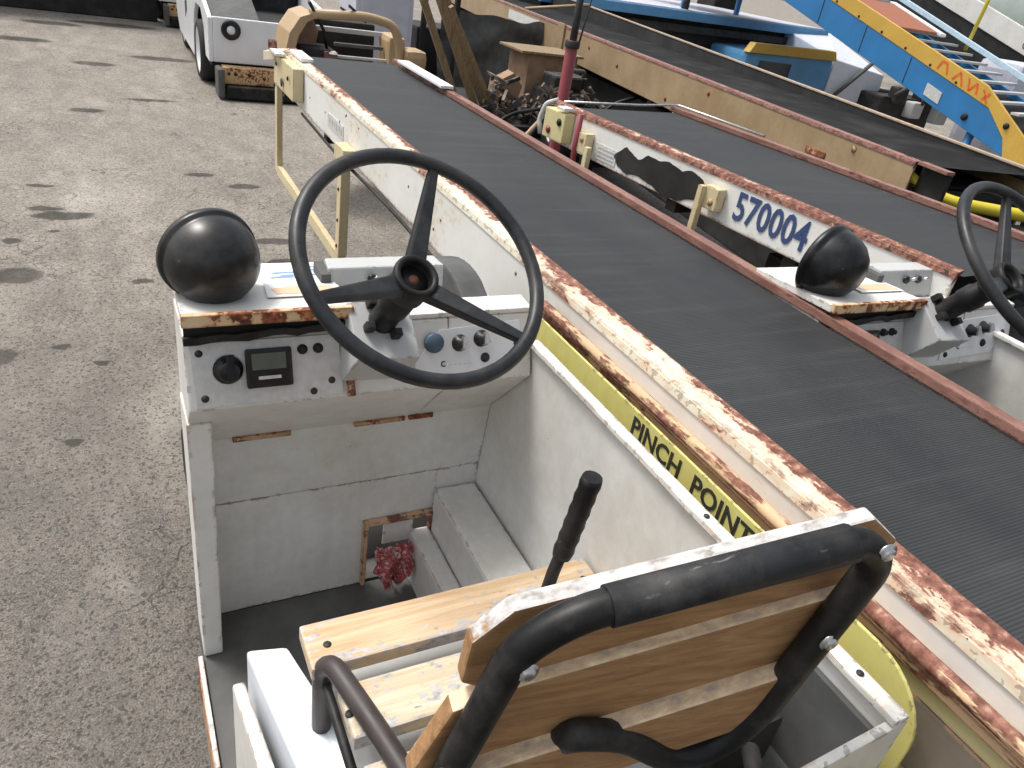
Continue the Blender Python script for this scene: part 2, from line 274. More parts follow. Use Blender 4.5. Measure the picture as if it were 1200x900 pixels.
# ---------------------------------------------------------------- mesh builder
class MB:
    def __init__(s): s.bm = bmesh.new()
    def box(s, x0, x1, y0, y1, z0, z1, bev=.0, mat=None):
        vs = [s.bm.verts.new(v) for v in ((x0, y0, z0), (x1, y0, z0), (x1, y1, z0), (x0, y1, z0), (x0, y0, z1), (x1, y0, z1), (x1, y1, z1), (x0, y1, z1))]
        fs = [s.bm.faces.new([vs[i] for i in f]) for f in ((0, 3, 2, 1), (4, 5, 6, 7), (0, 1, 5, 4), (1, 2, 6, 5), (2, 3, 7, 6), (3, 0, 4, 7))]
        if mat is not None: bmesh.ops.transform(s.bm, matrix=mat, verts=vs)
        if bev > 0:
            es = list({e for f in fs for e in f.edges})
            bmesh.ops.bevel(s.bm, geom=es, offset=bev, segments=2, affect='EDGES', profile=.6)
        return s
    def hexa(s, p, bev=0):
        """8 corners: bottom loop then top loop"""
        vs = [s.bm.verts.new(v) for v in p]
        fs = [s.bm.faces.new([vs[i] for i in f]) for f in ((0, 3, 2, 1), (4, 5, 6, 7), (0, 1, 5, 4), (1, 2, 6, 5), (2, 3, 7, 6), (3, 0, 4, 7))]
        bmesh.ops.recalc_face_normals(s.bm, faces=fs)
        if bev > 0: bmesh.ops.bevel(s.bm, geom=list({e for f in fs for e in f.edges}), offset=bev, segments=2, affect='EDGES', profile=.6)
        return s
    def prism(s, pts, vec, bev=0):
        """closed polygon of 3D points pushed along vec"""
        v = Vector(vec); a = [s.bm.verts.new(p) for p in pts]; b = [s.bm.verts.new(Vector(p) + v) for p in pts]; n = len(pts)
        fs = [s.bm.faces.new(a), s.bm.faces.new(b[::-1])] + [s.bm.faces.new((a[i], b[i], b[(i + 1) % n], a[(i + 1) % n])) for i in range(n)]
        bmesh.ops.recalc_face_normals(s.bm, faces=fs)
        if bev > 0:
            es = list({e for f in fs for e in f.edges}); bmesh.ops.bevel(s.bm, geom=es, offset=bev, segments=2, affect='EDGES', profile=.6)
        return s
    def tube(s, pts, r, seg=12, bend=0, caps=True, closed=False):
        pts = [Vector(p) for p in pts]
        if bend > 0:
            q = [pts[0]]
            for i in range(1, len(pts) - 1):
                a, b, c = pts[i - 1], pts[i], pts[i + 1]; d1 = (a - b); d2 = (c - b)
                k = min(bend, d1.length * .45, d2.length * .45); p0 = b + d1.normalized() * k; p1 = b + d2.normalized() * k
                for t in range(7):
                    u = t / 6; q.append(p0 * (1 - u) ** 2 + b * 2 * u * (1 - u) + p1 * u * u)
            q.append(pts[-1]); pts = q
        n = len(pts); rings = []; up = None
        for i, p in enumerate(pts):
            if closed: t = pts[(i + 1) % n] - pts[i - 1]
            else: t = pts[min(i + 1, n - 1)] - pts[max(i - 1, 0)]
            t.normalize()
            if up is None: up = t.orthogonal().normalized()
            up = (up - t * up.dot(t)).normalized(); sd_ = t.cross(up)
            rr = r[i] if isinstance(r, (list, tuple)) and len(r) == n else (r if not isinstance(r, (list, tuple)) else r[0] + (r[1] - r[0]) * i / (n - 1))
            rings.append([s.bm.verts.new(p + (up * math.cos(2 * math.pi * k / seg) + sd_ * math.sin(2 * math.pi * k / seg)) * rr) for k in range(seg)])
        m_ = n if closed else n - 1
        for i in range(m_):
            a, b = rings[i], rings[(i + 1) % n]
            for k in range(seg):
                f = s.bm.faces.new((a[k], a[(k + 1) % seg], b[(k + 1) % seg], b[k])); f.smooth = True
        if caps and not closed: s.bm.faces.new(rings[0][::-1]); s.bm.faces.new(rings[-1])
        return s
    def lathe(s, prof, origin=(0, 0, 0), axis=(0, 0, 1), seg=32, smooth=True):
        """profile [(r, h)...] turned about axis through origin"""
        ax = Vector(axis).normalized(); u = ax.orthogonal().normalized(); v = ax.cross(u); o = Vector(origin); rings = []
        for r, h in prof:
            if r < 1e-6: rings.append([s.bm.verts.new(o + ax * h)])
            else: rings.append([s.bm.verts.new(o + ax * h + (u * math.cos(2 * math.pi * k / seg) + v * math.sin(2 * math.pi * k / seg)) * r) for k in range(seg)])
        fs = []
        for a, b in zip(rings, rings[1:]):
            for k in range(seg):
                k2 = (k + 1) % seg
                if len(a) == 1 and len(b) == 1: continue
                if len(a) == 1: f = s.bm.faces.new((a[0], b[k2], b[k]))
                elif len(b) == 1: f = s.bm.faces.new((a[k], a[k2], b[0]))
                else: f = s.bm.faces.new((a[k], a[k2], b[k2], b[k]))
                f.smooth = smooth; fs.append(f)
        bmesh.ops.recalc_face_normals(s.bm, faces=fs)
        return s
    def build(s, name, mat, parent=None, base=None, label=None, smooth_angle=None):
        me = bpy.data.meshes.new(name); T = CUR['T']
        if T is not None: bmesh.ops.transform(s.bm, matrix=T, verts=s.bm.verts)
        root = parent
        while root is not None and root.parent is not None: root = root.parent
        off = Vector(base) if base is not None else (Vector(root['base_point']) if root is not None else Vector((0, 0, 0)))
        bmesh.ops.translate(s.bm, vec=-off, verts=s.bm.verts)
        s.bm.to_mesh(me); s.bm.free(); me.materials.append(mat if not isinstance(mat, str) else M[mat])
        o = bpy.data.objects.new(name, me); S.collection.objects.link(o)
        if parent is not None: o.parent = parent
        else: o.location = off
        if label: o['label'] = label
        return o
CUR = {'T': None}
def tag(o, label, cat, group=None, kind=None):
    if label: o['label'] = label
    if cat: o['category'] = cat
    if group: o['group'] = group
    if kind: o['kind'] = kind
    return o
def thing(name, base, label, cat, group=None):
    o = bpy.data.objects.new(name, None); S.collection.objects.link(o); o.location = base; o.empty_display_size = .1
    o['base_point'] = list(base)
    return tag(o, label, cat, group)
def struct(o): o['kind'] = 'structure'; return o
def lerp(a, b, t): return Vector(a).lerp(Vector(b), t)
def bolt(name, p, ax, r, parent, mat='chrome', h=None):
    h = h or r * .7
    return MB().lathe([(r * 1.5, 0), (r * 1.5, h * .3), (r, h * .35), (r, h), (r * .6, h * 1.25), (0, h * 1.3)], p, ax, 12).build(name, mat, parent)
def text_mesh(body, name, mat, parent, size, origin, right, up, sx=1.0, off=.0, ext=.0006, spacing=1.0):
    cu = bpy.data.curves.new(name, 'FONT'); cu.body = body; cu.size = size; cu.extrude = ext; cu.offset = off; cu.resolution_u = 3; cu.space_character = spacing
    t = bpy.data.objects.new(name + '_tmp', cu); S.collection.objects.link(t)
    dg = bpy.context.evaluated_depsgraph_get(); me = bpy.data.meshes.new_from_object(t.evaluated_get(dg)); bpy.data.objects.remove(t)
    r_ = Vector(right).normalized(); u_ = Vector(up).normalized(); n_ = r_.cross(u_); o_ = Vector(origin)
    m = MB(); m.bm.from_mesh(me)
    for v in m.bm.verts: v.co = o_ + r_ * v.co.x * sx + u_ * v.co.y + n_ * v.co.z
    return m.build(name, mat, parent)

# ---------------------------------------------------------------- ground
m = MB(); vs = [m.bm.verts.new(v) for v in ((-400, -300, 0), (400, -300, 0), (400, 700, 0), (-400, 700, 0))]; m.bm.faces.new(vs)
g = m.build('ground', 'ground'); struct(g)

# ================================================================ the belt loader cab (shared by two machines)
m = N('mixed scrap', .7, .2); q_ = m.voro(14, out='Color'); bw_ = m.n('ShaderNodeRGBToBW'); m.l(q_, bw_.inputs[0])
m.col(m.ramp(bw_.outputs[0], ((.2, (.02, .02, .02)), (.45, (.10, .07, .05)), (.6, (.25, .2, .16)), (.8, (.04, .04, .045))))); M['scrapmix'] = m.m

def build_cab(root, full=True, xr=.776):
    # ---- floor pan and chassis
    MB().box(.076, .775, .28, 1.39, .40, .45, .004).build('cab_floor', 'floor', root)
    MB().box(.12, .90, -1.2, 2.3, .22, .395, .01).build('chassis', 'dark', root)
    # outer sill, bent lip with rust
    m = MB()
    m.prism([(.062, .979, .455), (.062, 1.275, .438), (.062, 1.275, .34), (.062, .25, .30), (.062, .25, .45)], (.012, 0, 0), .003)
    m.prism([(.052, .965, .452), (.046, .25, .452), (.046, .25, .425), (.052, .965, .425)], (.034, 0, 0), .004)
    m.build('side_sill', 'rustbare', root)
    MB().box(.064, .074, .98, 1.268, .440, .462, .002).build('sill_lip', 'white', root)
    # ---- flange post at the left end of the front bulkhead
    MB().hexa([(.078, 1.27, .452), (.118, 1.27, .452), (.118, 1.385, .452), (.078, 1.385, .452), (.076, 1.262, 1.10), (.122, 1.262, 1.10), (.122, 1.385, 1.10), (.076, 1.385, 1.10)], .004).build('door_post', 'white', root)
    # ---- bulkhead with pedal opening
    x0, x1, zt = .10, .775, .985
    hx0, hx1, hz0, hz1 = .485, .66, .455, .655
    def slab(y0, y1, z0, z1, xa, xb): m.box(xa, xb, y0, y1, z0, z1)
    m = MB()
    m.box(x0, hx0, 1.392, 1.402, .45, .79); m.box(hx1, x1, 1.392, 1.402, .60, .79); m.box(hx0, hx1, 1.392, 1.402, hz1, .79)
    m.build('bulkhead', 'white_in', root)
    m = MB(); m.hexa([(x0, 1.390, .792), (x1, 1.390, .792), (x1, 1.404, .792), (x0, 1.404, .792), (x0, 1.376, zt), (x1, 1.376, zt), (x1, 1.390, zt), (x0, 1.390, zt)], .003)
    m.build('bulkhead_upper', 'white_in', root)
    MB().box(hx1, x1, 1.60, 1.61, .40, .62).build('toe_wall', 'floor', root)
    MB().box(hx0 - .02, x1, 1.40, 1.62, .43, .449).build('toe_floor', 'floor', root)
    m = MB(); fr = .012   # frame round the opening
    m.box(hx0 - fr, hx0, 1.372, 1.391, hz0, hz1 + fr, .003); m.box(hx0 - fr + .01, hx1 + .0, 1.372, 1.391, hz1, hz1 + fr, .003)
    m.box(hx1 - .012, hx1, 1.372, 1.391, hz1 - .16, hz1, .003)
    m.build('pedal_opening_frame', 'ridge', root)
    MB().box(hx0 + .045, hx1 - .05, 1.392, 1.397, .57, hz1 - .005, .002).build('opening_flap', 'white_in', root)
    for a, b in ((.17, .29), (.43, .55), (.56, .62)):
        MB().box(a, b, 1.366, 1.3755, .972, .984, .002).build('hinge_strip', 'rustbare', root)
    # ---- step box along the right wall
    if full: MB().box(.655, .770, .95, 1.388, .452, .735, .012).build('wheel_box', 'white_in', root)
    if full: MB().box(.600, .652, .95, 1.388, .452, .610, .008).build('wheel_box_step', 'white_in', root)
    # ---- right wall
    MB().hexa([(xr, .27, .30), (xr + .012, .27, .30), (xr + .012, 1.50, .30), (xr, 1.50, .30), (xr, .27, 1.220), (xr + .012, .27, 1.220), (xr + .012, 1.50, 1.220), (xr, 1.50, 1.220)], .002).build('right_wall', 'white_in', root)
    MB().box(xr - .012, xr + .014, .262, 1.24, 1.221, 1.233, .003).build('wall_cap', 'white', root)
    # ---- dash body
    T0 = (1.262, 1.285); T1 = (1.215, 1.155)          # panel face (y, z) top and bottom
    m = MB()
    m.prism([(.080, 1.262, 1.288), (.080, 1.215, 1.158), (.080, 1.376, .978), (.080, 1.42, .96), (.080, 1.42, 1.288)], (.500, 0, 0), .004)
    m.prism([(.5802, 1.262, 1.288), (.5802, 1.215, 1.158), (.5802, 1.376, .978), (.5802, 1.40, .96), (.5802, 1.310, 1.288)], (.1918, 0, 0), .004)
    m.build('dash_body', 'white_in', root)
    # left top cover with a rusty lifted lip and black gap under it
    MB().prism([(.080, 1.235, 1.336), (.080, 1.235, 1.318), (.080, 1.50, 1.302), (.080, 1.50, 1.318)], (.300, 0, 0), .002).build('dash_cover', 'white', root)
    MB().box(.078, .374, 1.228, 1.242, 1.318, 1.341, .003).build('cover_lip', M['liprust'], root, label='bent cream lip with rust along the front of the dash cover')
    MB().prism([(.082, 1.248, 1.316), (.082, 1.248, 1.286), (.082, 1.252, 1.286), (.082, 1.252, 1.316)], (.29, 0, 0)).build('cover_gap', 'dark', root)
    m = MB()
    n_ = 14
    pa = [(.080 + .300 * i / n_, 1.236, 1.290 + (.018 + .012 * noise.noise((i * .6, 2, 0))) * (.25 + .75 * i / n_)) for i in range(n_ + 1)]
    pb = [(p[0], p[1], p[2] - .014 - .006 * noise.noise((i * .9, 5, 0))) for i, p in enumerate(pa)]
    for i in range(n_):
        m.prism([pa[i], pa[i + 1], pb[i + 1], pb[i]], (0, .008, 0))
    m.build('torn_black_tape', 'black', root)
    # face panels, laid on the sloping face
    fd = Vector((0, T1[0] - T0[0], T1[1] - T0[1])).normalized(); fn = Vector((0, fd.z, -fd.y)); fn = fn if fn.y < 0 else -fn
    FO = Vector((0, T0[0], T0[1]))
    def F(x, s, h=0): return Vector((x, 0, 0)) + FO + fd * s + fn * h
    def plate(pts, th, name, mat, h0=.0015, bev=.001):
        return MB().prism([F(x, s, h0) for x, s in pts], fn * th, bev).build(name, mat, root)
    p = plate([(.088, .012), (.352, .012), (.356, .130), (.093, .130)], .006, 'gauge_panel', 'silver')
    for x, s in ((.104, .030), (.108, .112), (.335, .100), (.300, .118)): bolt('screw', F(x, s, .0075), fn, .0045, p, 'ink')
    kx, ks = .150, .062
    k = MB().lathe([(.026, 0), (.026, .006), (.021, .010), (.018, .028), (.015, .031), (0, .031)], F(kx, ks, .0075), fn, 24).build('ignition_knob', 'black_gloss', p)
    MB().lathe([(.0275, 0), (.0275, .004), (.0262, .0045), (.0262, 0)], F(kx, ks, .0077), fn, 24).build('chrome_ring', 'chrome', k)
    MB().hexa([F(kx - .006, ks + .015, .03), F(kx + .006, ks + .015, .03), F(kx + .010, ks - .030, .03), F(kx - .004, ks - .030, .03),
               F(kx - .006, ks + .015, .046), F(kx + .006, ks + .015, .046), F(kx + .009, ks - .028, .040), F(kx - .003, ks - .028, .040)], .002).build('switch_lever', 'black', k)
    d = MB().prism([F(.180, .028, .0075), F(.262, .028, .0075), F(.262, .100, .0075), F(.180, .100, .0075)], fn * .012, .004).build('hour_meter', 'black_gloss', p)
    MB().prism([F(.190, .036, .0200), F(.250, .036, .0200), F(.250, .066, .0200), F(.190, .066, .0200)], fn * .0006).build('display', 'lcd', d)
    MB().prism([F(.200, .078, .0200), F(.240, .078, .0200), F(.240, .084, .0200), F(.200, .084, .0200)], fn * .0006).build('display_caption', 'label', d)
    for x in (.283, .312):
        b_ = MB().lathe([(.0095, 0), (.0095, .004), (.006, .006), (.006, .012), (0, .012)], F(x, .036, .0075), fn, 16).build('push_button', 'dark', p)
    # right instrument field
    pr = plate([(.505, .085), (.560, .020), (.742, .010), (.745, .075), (.690, .112), (.500, .122)], .003, 'instrument_plate', 'decal')
    MB().lathe([(.0205, 0), (.0205, .008), (.018, .012), (0, .013)], F(.545, .045, .0045), fn, 24).build('blue_cap', 'knobblue', pr)
    for x, s in ((.603, .050), (.652, .044)):
        kk = MB().lathe([(.018, 0), (.017, .003), (.012, .005), (.011, .022), (0, .023)], F(x, s, .0045), fn, 20).build('rotary_knob', 'black_gloss', pr)
        MB().hexa([F(x - .003, s - .016, .022), F(x + .003, s - .016, .022), F(x + .014, s + .006, .022), F(x - .006, s + .012, .022), F(x - .003, s - .016, .032), F(x + .003, s - .016, .032), F(x + .012, s + .006, .032), F(x - .005, s + .010, .032)], .001).build('knob_wing', 'chrome', kk)
    for x, s, r_ in ((.660, .085, .007), (.520, .108, .005), (.735, .060, .005)): bolt('screw', F(x, s, .0045), fn, r_, pr, 'ink')
    text_mesh('C', 'letter', 'ink', pr, .016, F(.560, .096, .0052), (1, 0, 0), -fd, .9, .0004)
    m = MB()
    for i in range(5): x_ = .577 + i * .011; m.prism([F(x_, .0935, .0050), F(x_ + .007, .0935, .0050), F(x_ + .007, .0945, .0050), F(x_, .0945, .0050)], fn * .0004)
    m.build('faint_caption', 'grey_steel', pr)
    # divider channel and ledge
    MB().prism([F(.362, .0, .001), F(.376, .0, .001), F(.380, .136, .001), F(.364, .136, .001)], fn * .010, .002).build('rusty_divider', 'ridge', root)
    MB().prism([(.385, 1.262, 1.300), (.385, 1.262, 1.2895), (.385, 1.318, 1.2895), (.385, 1.318, 1.306)], (.388, 0, 0), .003).build('dash_ledge', 'white_in', root)
    # switch box standing on the dash
    sb = MB().hexa([(.366, 1.352, 1.290), (.602, 1.352, 1.290), (.602, 1.425, 1.290), (.366, 1.425, 1.290), (.360, 1.372, 1.358), (.606, 1.372, 1.358), (.602, 1.425, 1.358), (.366, 1.425, 1.358)], .004).build('switch_box', 'grey_steel', root)
    MB().box(.345, .3645, 1.36, 1.43, 1.300, 1.350, .003).build('box_end', 'tyre_grey', sb)
    for x in (.448, .492):
        t_ = MB().lathe([(.010, 0), (.010, .005), (.007, .006), (.005, .010), (0, .010)], (x, 1.362, 1.336), (0, -1, .1), 14).build('toggle_switch', 'black_gloss', sb)
        MB().tube([(x, 1.354, 1.337), (x + .006, 1.339, 1.349)], [.003, .0045], 8).build('toggle_lever', 'chrome', t_)
    # decal on the cover: pale sheet with blurred blue mark and orange rust bleed
    dc = MB().prism([(.232, 1.30, 1.3345), (.372, 1.30, 1.3345), (.372, 1.485, 1.3230), (.245, 1.485, 1.3230)], (0, 0, .0012)).build('decal_sheet', 'decal', root)
    m = MB()
    for i, (xx, yy, ww) in enumerate(((.262, 1.42, .06), (.275, 1.405, .075), (.255, 1.395, .05), (.318, 1.45, .04), (.325, 1.43, .035))):
        zz = 1.3360 - (yy - 1.30) * .0625
        m.prism([(xx, yy, zz), (xx + ww * .5, yy + .004, zz), (xx + ww, yy + .002, zz), (xx + ww * .8, yy + .010, zz), (xx + .004, yy + .008, zz)], (0, 0, .0006))
    m.build('blue_print', 'inkbluelight', dc)
    m = MB(); m.prism([(.250, 1.312, 1.3352), (.365, 1.308, 1.3352), (.36, 1.345, 1.3330), (.30, 1.352, 1.3325), (.245, 1.340, 1.3335)], (0, 0, .0006)); m.build('orange_bleed', M['rusty_orange'], dc)
    # ---- steering
    n = Vector((.117, -.600, .792)).normalized(); e1 = (Vector((1, 0, 0)) - n * n.x).normalized(); e2 = n.cross(e1)
    C = Vector((.430, 1.0716, 1.4709)) + e1 * .020 + e2 * .022
    bc = C - n * .212
    def Q(a, b, h): return bc + e1 * a + e2 * b + n * h
    MB().hexa([Q(-.062, -.078, -.10), Q(.062, -.078, -.10), Q(.062, .040, -.10), Q(-.062, .040, -.10), Q(-.062, -.078, 0), Q(.062, -.078, 0), Q(.062, .040, 0), Q(-.062, .040, 0)], .003).build('column_bracket', 'grey_steel', root)
    col = MB().lathe([(.027, 0), (.026, .05), (.030, .055), (.031, .085), (.027, .09), (.027, .155), (.0, .155)], bc, n, 24).build('steering_column', 'black', root)
    for a_ in range(4):
        t = a_ * math.pi / 2 + .5; MB().box(-.009, .009, -.008, .008, 0, .022, .003, Matrix.Translation(bc + (e1 * math.cos(t) + e2 * math.sin(t)) * .037) @ Matrix((e1, e2, n)).transposed().to_4x4()).build('clamp_bolt', 'black', col)
    sw = MB()
    ring = [C + (e1 * math.cos(2 * math.pi * i / 64) + e2 * math.sin(2 * math.pi * i / 64)) * .2130 for i in range(64)]
    sw.tube(ring, .0130, 14, closed=True); sw = sw.build('steering_wheel', 'wheelrim', root)
    hb = MB().lathe([(.030, -.062), (.036, -.055), (.038, -.020), (.041, -.006), (.040, .001), (.036, .003), (.030, .001), (.0285, -.006), (.0285, -.024), (0, -.024)], C - n * .040, n, 32).build('hub', 'black', sw)
    MB().lathe([(.0275, -.022), (.010, -.022), (.009, -.014), (0, -.014)], C - n * .040, n, 24).build('rusty_hub_cap', M['rustdark'], hb)
    for ang in (72, 198, -43):
        d_ = e1 * math.cos(R(ang)) + e2 * math.sin(R(ang)); s_ = n.cross(d_)
        def Z(r_, w_, h_): return C + d_ * r_ + s_ * w_ + n * h_
        MB().hexa([Z(.030, -.020, -.068), Z(.030, .020, -.068), Z(.203, .0105, -.012), Z(.203, -.0105, -.012),
                   Z(.030, -.017, -.046), Z(.030, .017, -.046), Z(.205, .0085, .003), Z(.205, -.0085, .003)], .004).build('spoke', 'wheelrim', sw)
    # ---- lamp: black bowl seen from behind, lens facing ahead
    ax = Vector((-.25, .93, .12)).normalized(); lc = Vector((.148, 1.335, 1.392))
    lamp = MB().lathe([(0, -.070), (.030, -.067), (.052, -.055), (.070, -.034), (.080, -.010), (.0835, .012), (.0835, .020), (.088, .022), (.089, .034), (.083, .040), (.078, .036)], lc, ax, 48).build('work_lamp', 'black_gloss', root)
    MB().lathe([(.079, .034), (.05, .044), (0, .048)], lc, ax, 32).build('lamp_lens', 'lens', lamp)
    MB().tube([lc + Vector((0, .0, -.075)), lc + Vector((0, .01, -.10))], .012, 10).build('lamp_stem', 'black', lamp)
    # nose of the machine ahead of the dash
    MB().box(.085, .42, 1.43, 1.50, .42, 1.22, .01).build('nose_panel', 'white', root)
    gp_ = [(.69, 1.56 + .28 * math.cos(t * math.pi / 24), .995 + .28 * math.sin(t * math.pi / 24)) for t in range(0, 15)] + [(.69, 1.425, 1.235), (.69, 1.425, .9), (.69, 1.84, .9)]
    MB().prism(gp_, (.07, 0, 0), .008).build('round_guard', 'tyre_grey', root)
    # hand lever
    lv = MB().tube([(.622, .80, .90), (.626, .79, 1.02), (.632, .782, 1.10)], .012, 10).build('hand_lever', 'black', root)
    m = MB(); m.tube([lerp((.630, .784, 1.06), (.644, .772, 1.238), i / 12) for i in range(13)], [.0172 + .0018 * (i % 2) for i in range(13)], 12); m.build('grip', 'black', lv)

M['rusty_orange'] = paint('orange rust bleed', (.74, .52, .34), rust=.5, dirt=.3, edge=0, seed=31, rustcols=((0, (.45, .16, .06)), (.5, (.62, .28, .12)), (1, (.72, .42, .22))), halo=(.7, .42, .25))

M['rustdark'] = plain('dark rusty hub', (.13, .050, .026), .7, .2, .5, 40, .5)

M['liprust'] = paint('rusty cream lip', (.74, .58, .38), rust=.86, dirt=.6, edge=.5, seed=51, halo=(.72, .45, .22))

def build_seat(root):
    # side box with plastic lid, left of the seat
    MB().prism([(.100, .955, .735), (.122, .955, .735), (.185, .42, .70), (.150, .42, .70)], (0, 0, -.28), .006).build('fuel_box_edge', 'white', root)
    MB().prism([(.130, .990, .775), (.203, .975, .775), (.245, .800, .775), (.262, .66, .75), (.232, .50, .74), (.178, .70, .76)], (0, 0, -.32), .010).build('side_box', 'whiteplastic', root)
    MB().box(.245, .755, .30, .90, .455, .80, .006).build('seat_base', 'grey_steel', root)
    x0, x1 = .203, .768
    for i, (ya, yb, mt) in enumerate(((.888, .793, 'pine'), (.752, .655, 'pine2'), (.612, .530, 'pine2'))):
        m = MB(); m.box(x0 + (.03 if i else 0), x1 + .004 * i, yb, ya, .893, .922, .005)
        sl_ = m.build('seat_slat', mt, root)
        for xx in (x0 + .035, x1 - .03): MB().lathe([(0, .0005), (.007, .0008), (.007, -.002)], (xx, (ya + yb) / 2 - .005, .9222), (0, 0, 1), 12).build('slat_bolt', 'ink', sl_)
    # black tube under and over the left end
    MB().tube([(.226, .80, .60), (.222, .80, .915), (.232, .775, .945), (.262, .66, .940), (.30, .50, .93), (.32, .40, .90)], .0165, 12, .03).build('seat_frame_tube', 'tubebrown', root)
    MB().tube([(.240, .86, .885), (.225, .78, .885), (.225, .45, .885)], .008, 8).build('slat_strip', 'black', root)
    MB().box(.21, .232, .79, .89, .868, .892, .002).build('slat_bracket', 'dark', root)
    MB().tube([(.226, .80, .62), (.25, .60, .60), (.27, .40, .62)], .016, 12).build('lower_tube', 'black', root)
    # ---- back rest, leaning and slightly racked
    dn = Vector((-.16536, .07665, -.98325)).normalized(); ac = Vector((.97497, -.13752, -.17469)); nv = Vector((.14861, .98753, .05199))
    O = Vector((.2828, .42, 1.4358))
    def B(u, s, w=0): return O + ac * u + dn * s + nv * w
    C0 = Vector((0, 0, 1.95))
    def BW(u, s, w):      # same line of sight as measured, on the plane w in front of the board face
        r_ = B(u, s) - C0; return C0 + r_ * (((O - C0).dot(nv) + w) / r_.dot(nv))
    def board(pts, w0, th, label=None, mat='backwood'):
        return MB().prism([BW(u, s, w0) for u, s in pts], nv * -th, .0035).build('back_board', mat, root, label=label)
    board([(-.024, .040), (.004, -.004), (.365, -.140), (.420, -.112), (.428, -.028), (.05, .122), (-.016, .098)], .0, .020, 'top back board with weathered white upper edge and cut corners')
    board([(-.012, .140), (.03, .112), (.412, -.036), (.418, .098), (.0, .262), (-.028, .250)], -.012, .022, None, 'backwood2')
    board([(-.028, .277), (.405, .100), (.415, .195), (.30, .243), (-.03, .375)], -.026, .028, None, 'backwood2')
    path = [(.010, .62), (.030, .42), (.042, .075), (.090, .024), (.40, -.092), (.450, -.062), (.450, .225), (.418, .298), (.345, .306), (.250, .245), (.17, .232), (.13, .262)]
    bt = MB().tube([BW(u, s, (.02 if i_ == len(path) - 1 else -.050)) for i_, (u, s) in enumerate(path)], .0168, 16, .05).build('back_frame', 'tube', root)
    MB().tube([BW(.120, .013, -.050), BW(.385, -.0865, -.050)], .0195, 16).build('foam_sleeve', 'foam', bt)
    for u, s in ((.067, .112), (.452, -.075), (.475, .080), (.022, .29)): bolt('frame_bolt', BW(u, s, -.064), -nv, .0075, bt)
    # ---- rear compartment behind the seat
    MB().hexa([(.40, .262, .50), (.792, .262, .50), (.792, .274, .50), (.40, .274, .50), (.40, .262, 1.165), (.792, .262, 1.222), (.792, .274, 1.222), (.40, .274, 1.165)], .002).build('rear_panel', 'white', root)
    bp = Vector((.715, .2615, 1.150)); rb = MB().lathe([(.017, 0), (.017, .004), (.012, .006), (.012, .010), (.006, .012), (0, .012)], bp, (0, -1, 0), 20).build('fuel_cap', 'dark', root)
    MB().lathe([(.008, .0125), (.008, .016), (0, .017)], bp, (0, -1, 0), 12).build('cap_pin', 'chrome', rb)
    MB().box(.42, .775, .276, .62, .93, 1.02, .004).build('engine_deck', 'tyre_grey', root)
    MB().box(.765, .7745, .28, .47, .60, 1.19, .002).build('compartment_liner', 'tyre_grey', root)
    MB().box(.60, .73, .36, .50, 1.025, 1.13, .015).build('engine_block', 'dark', root)
    MB().tube([(.62, .40, 1.14), (.70, .43, 1.165), (.745, .46, 1.13), (.75, .50, 1.05)], .020, 10, .03).build('air_pipe', 'black', root)
    MB().tube([(.58, .36, 1.12), (.66, .40, 1.13), (.70, .47, 1.09), (.74, .52, 1.03)], .018, 10, .03).build('intake_hose', 'black', root)
    MB().tube([(.60, .30, 1.10), (.63, .31, 1.12), (.66, .35, 1.11)], .012, 10, .01).build('oil_pipe', 'darkmid', root)
    for x_, y_ in ((.700, .3), (.66, .285)): bolt('deck_bolt', (x_, y_, 1.10), (0, 0, 1), .008, root, 'rustbare')
    for y_ in (.33, .43, .55, .64): MB().lathe([(.005, 0), (.005, .002), (0, .0025)], (.777, y_, 1.2335), (0, 0, 1), 10).build('cap_hole', 'ink', root)

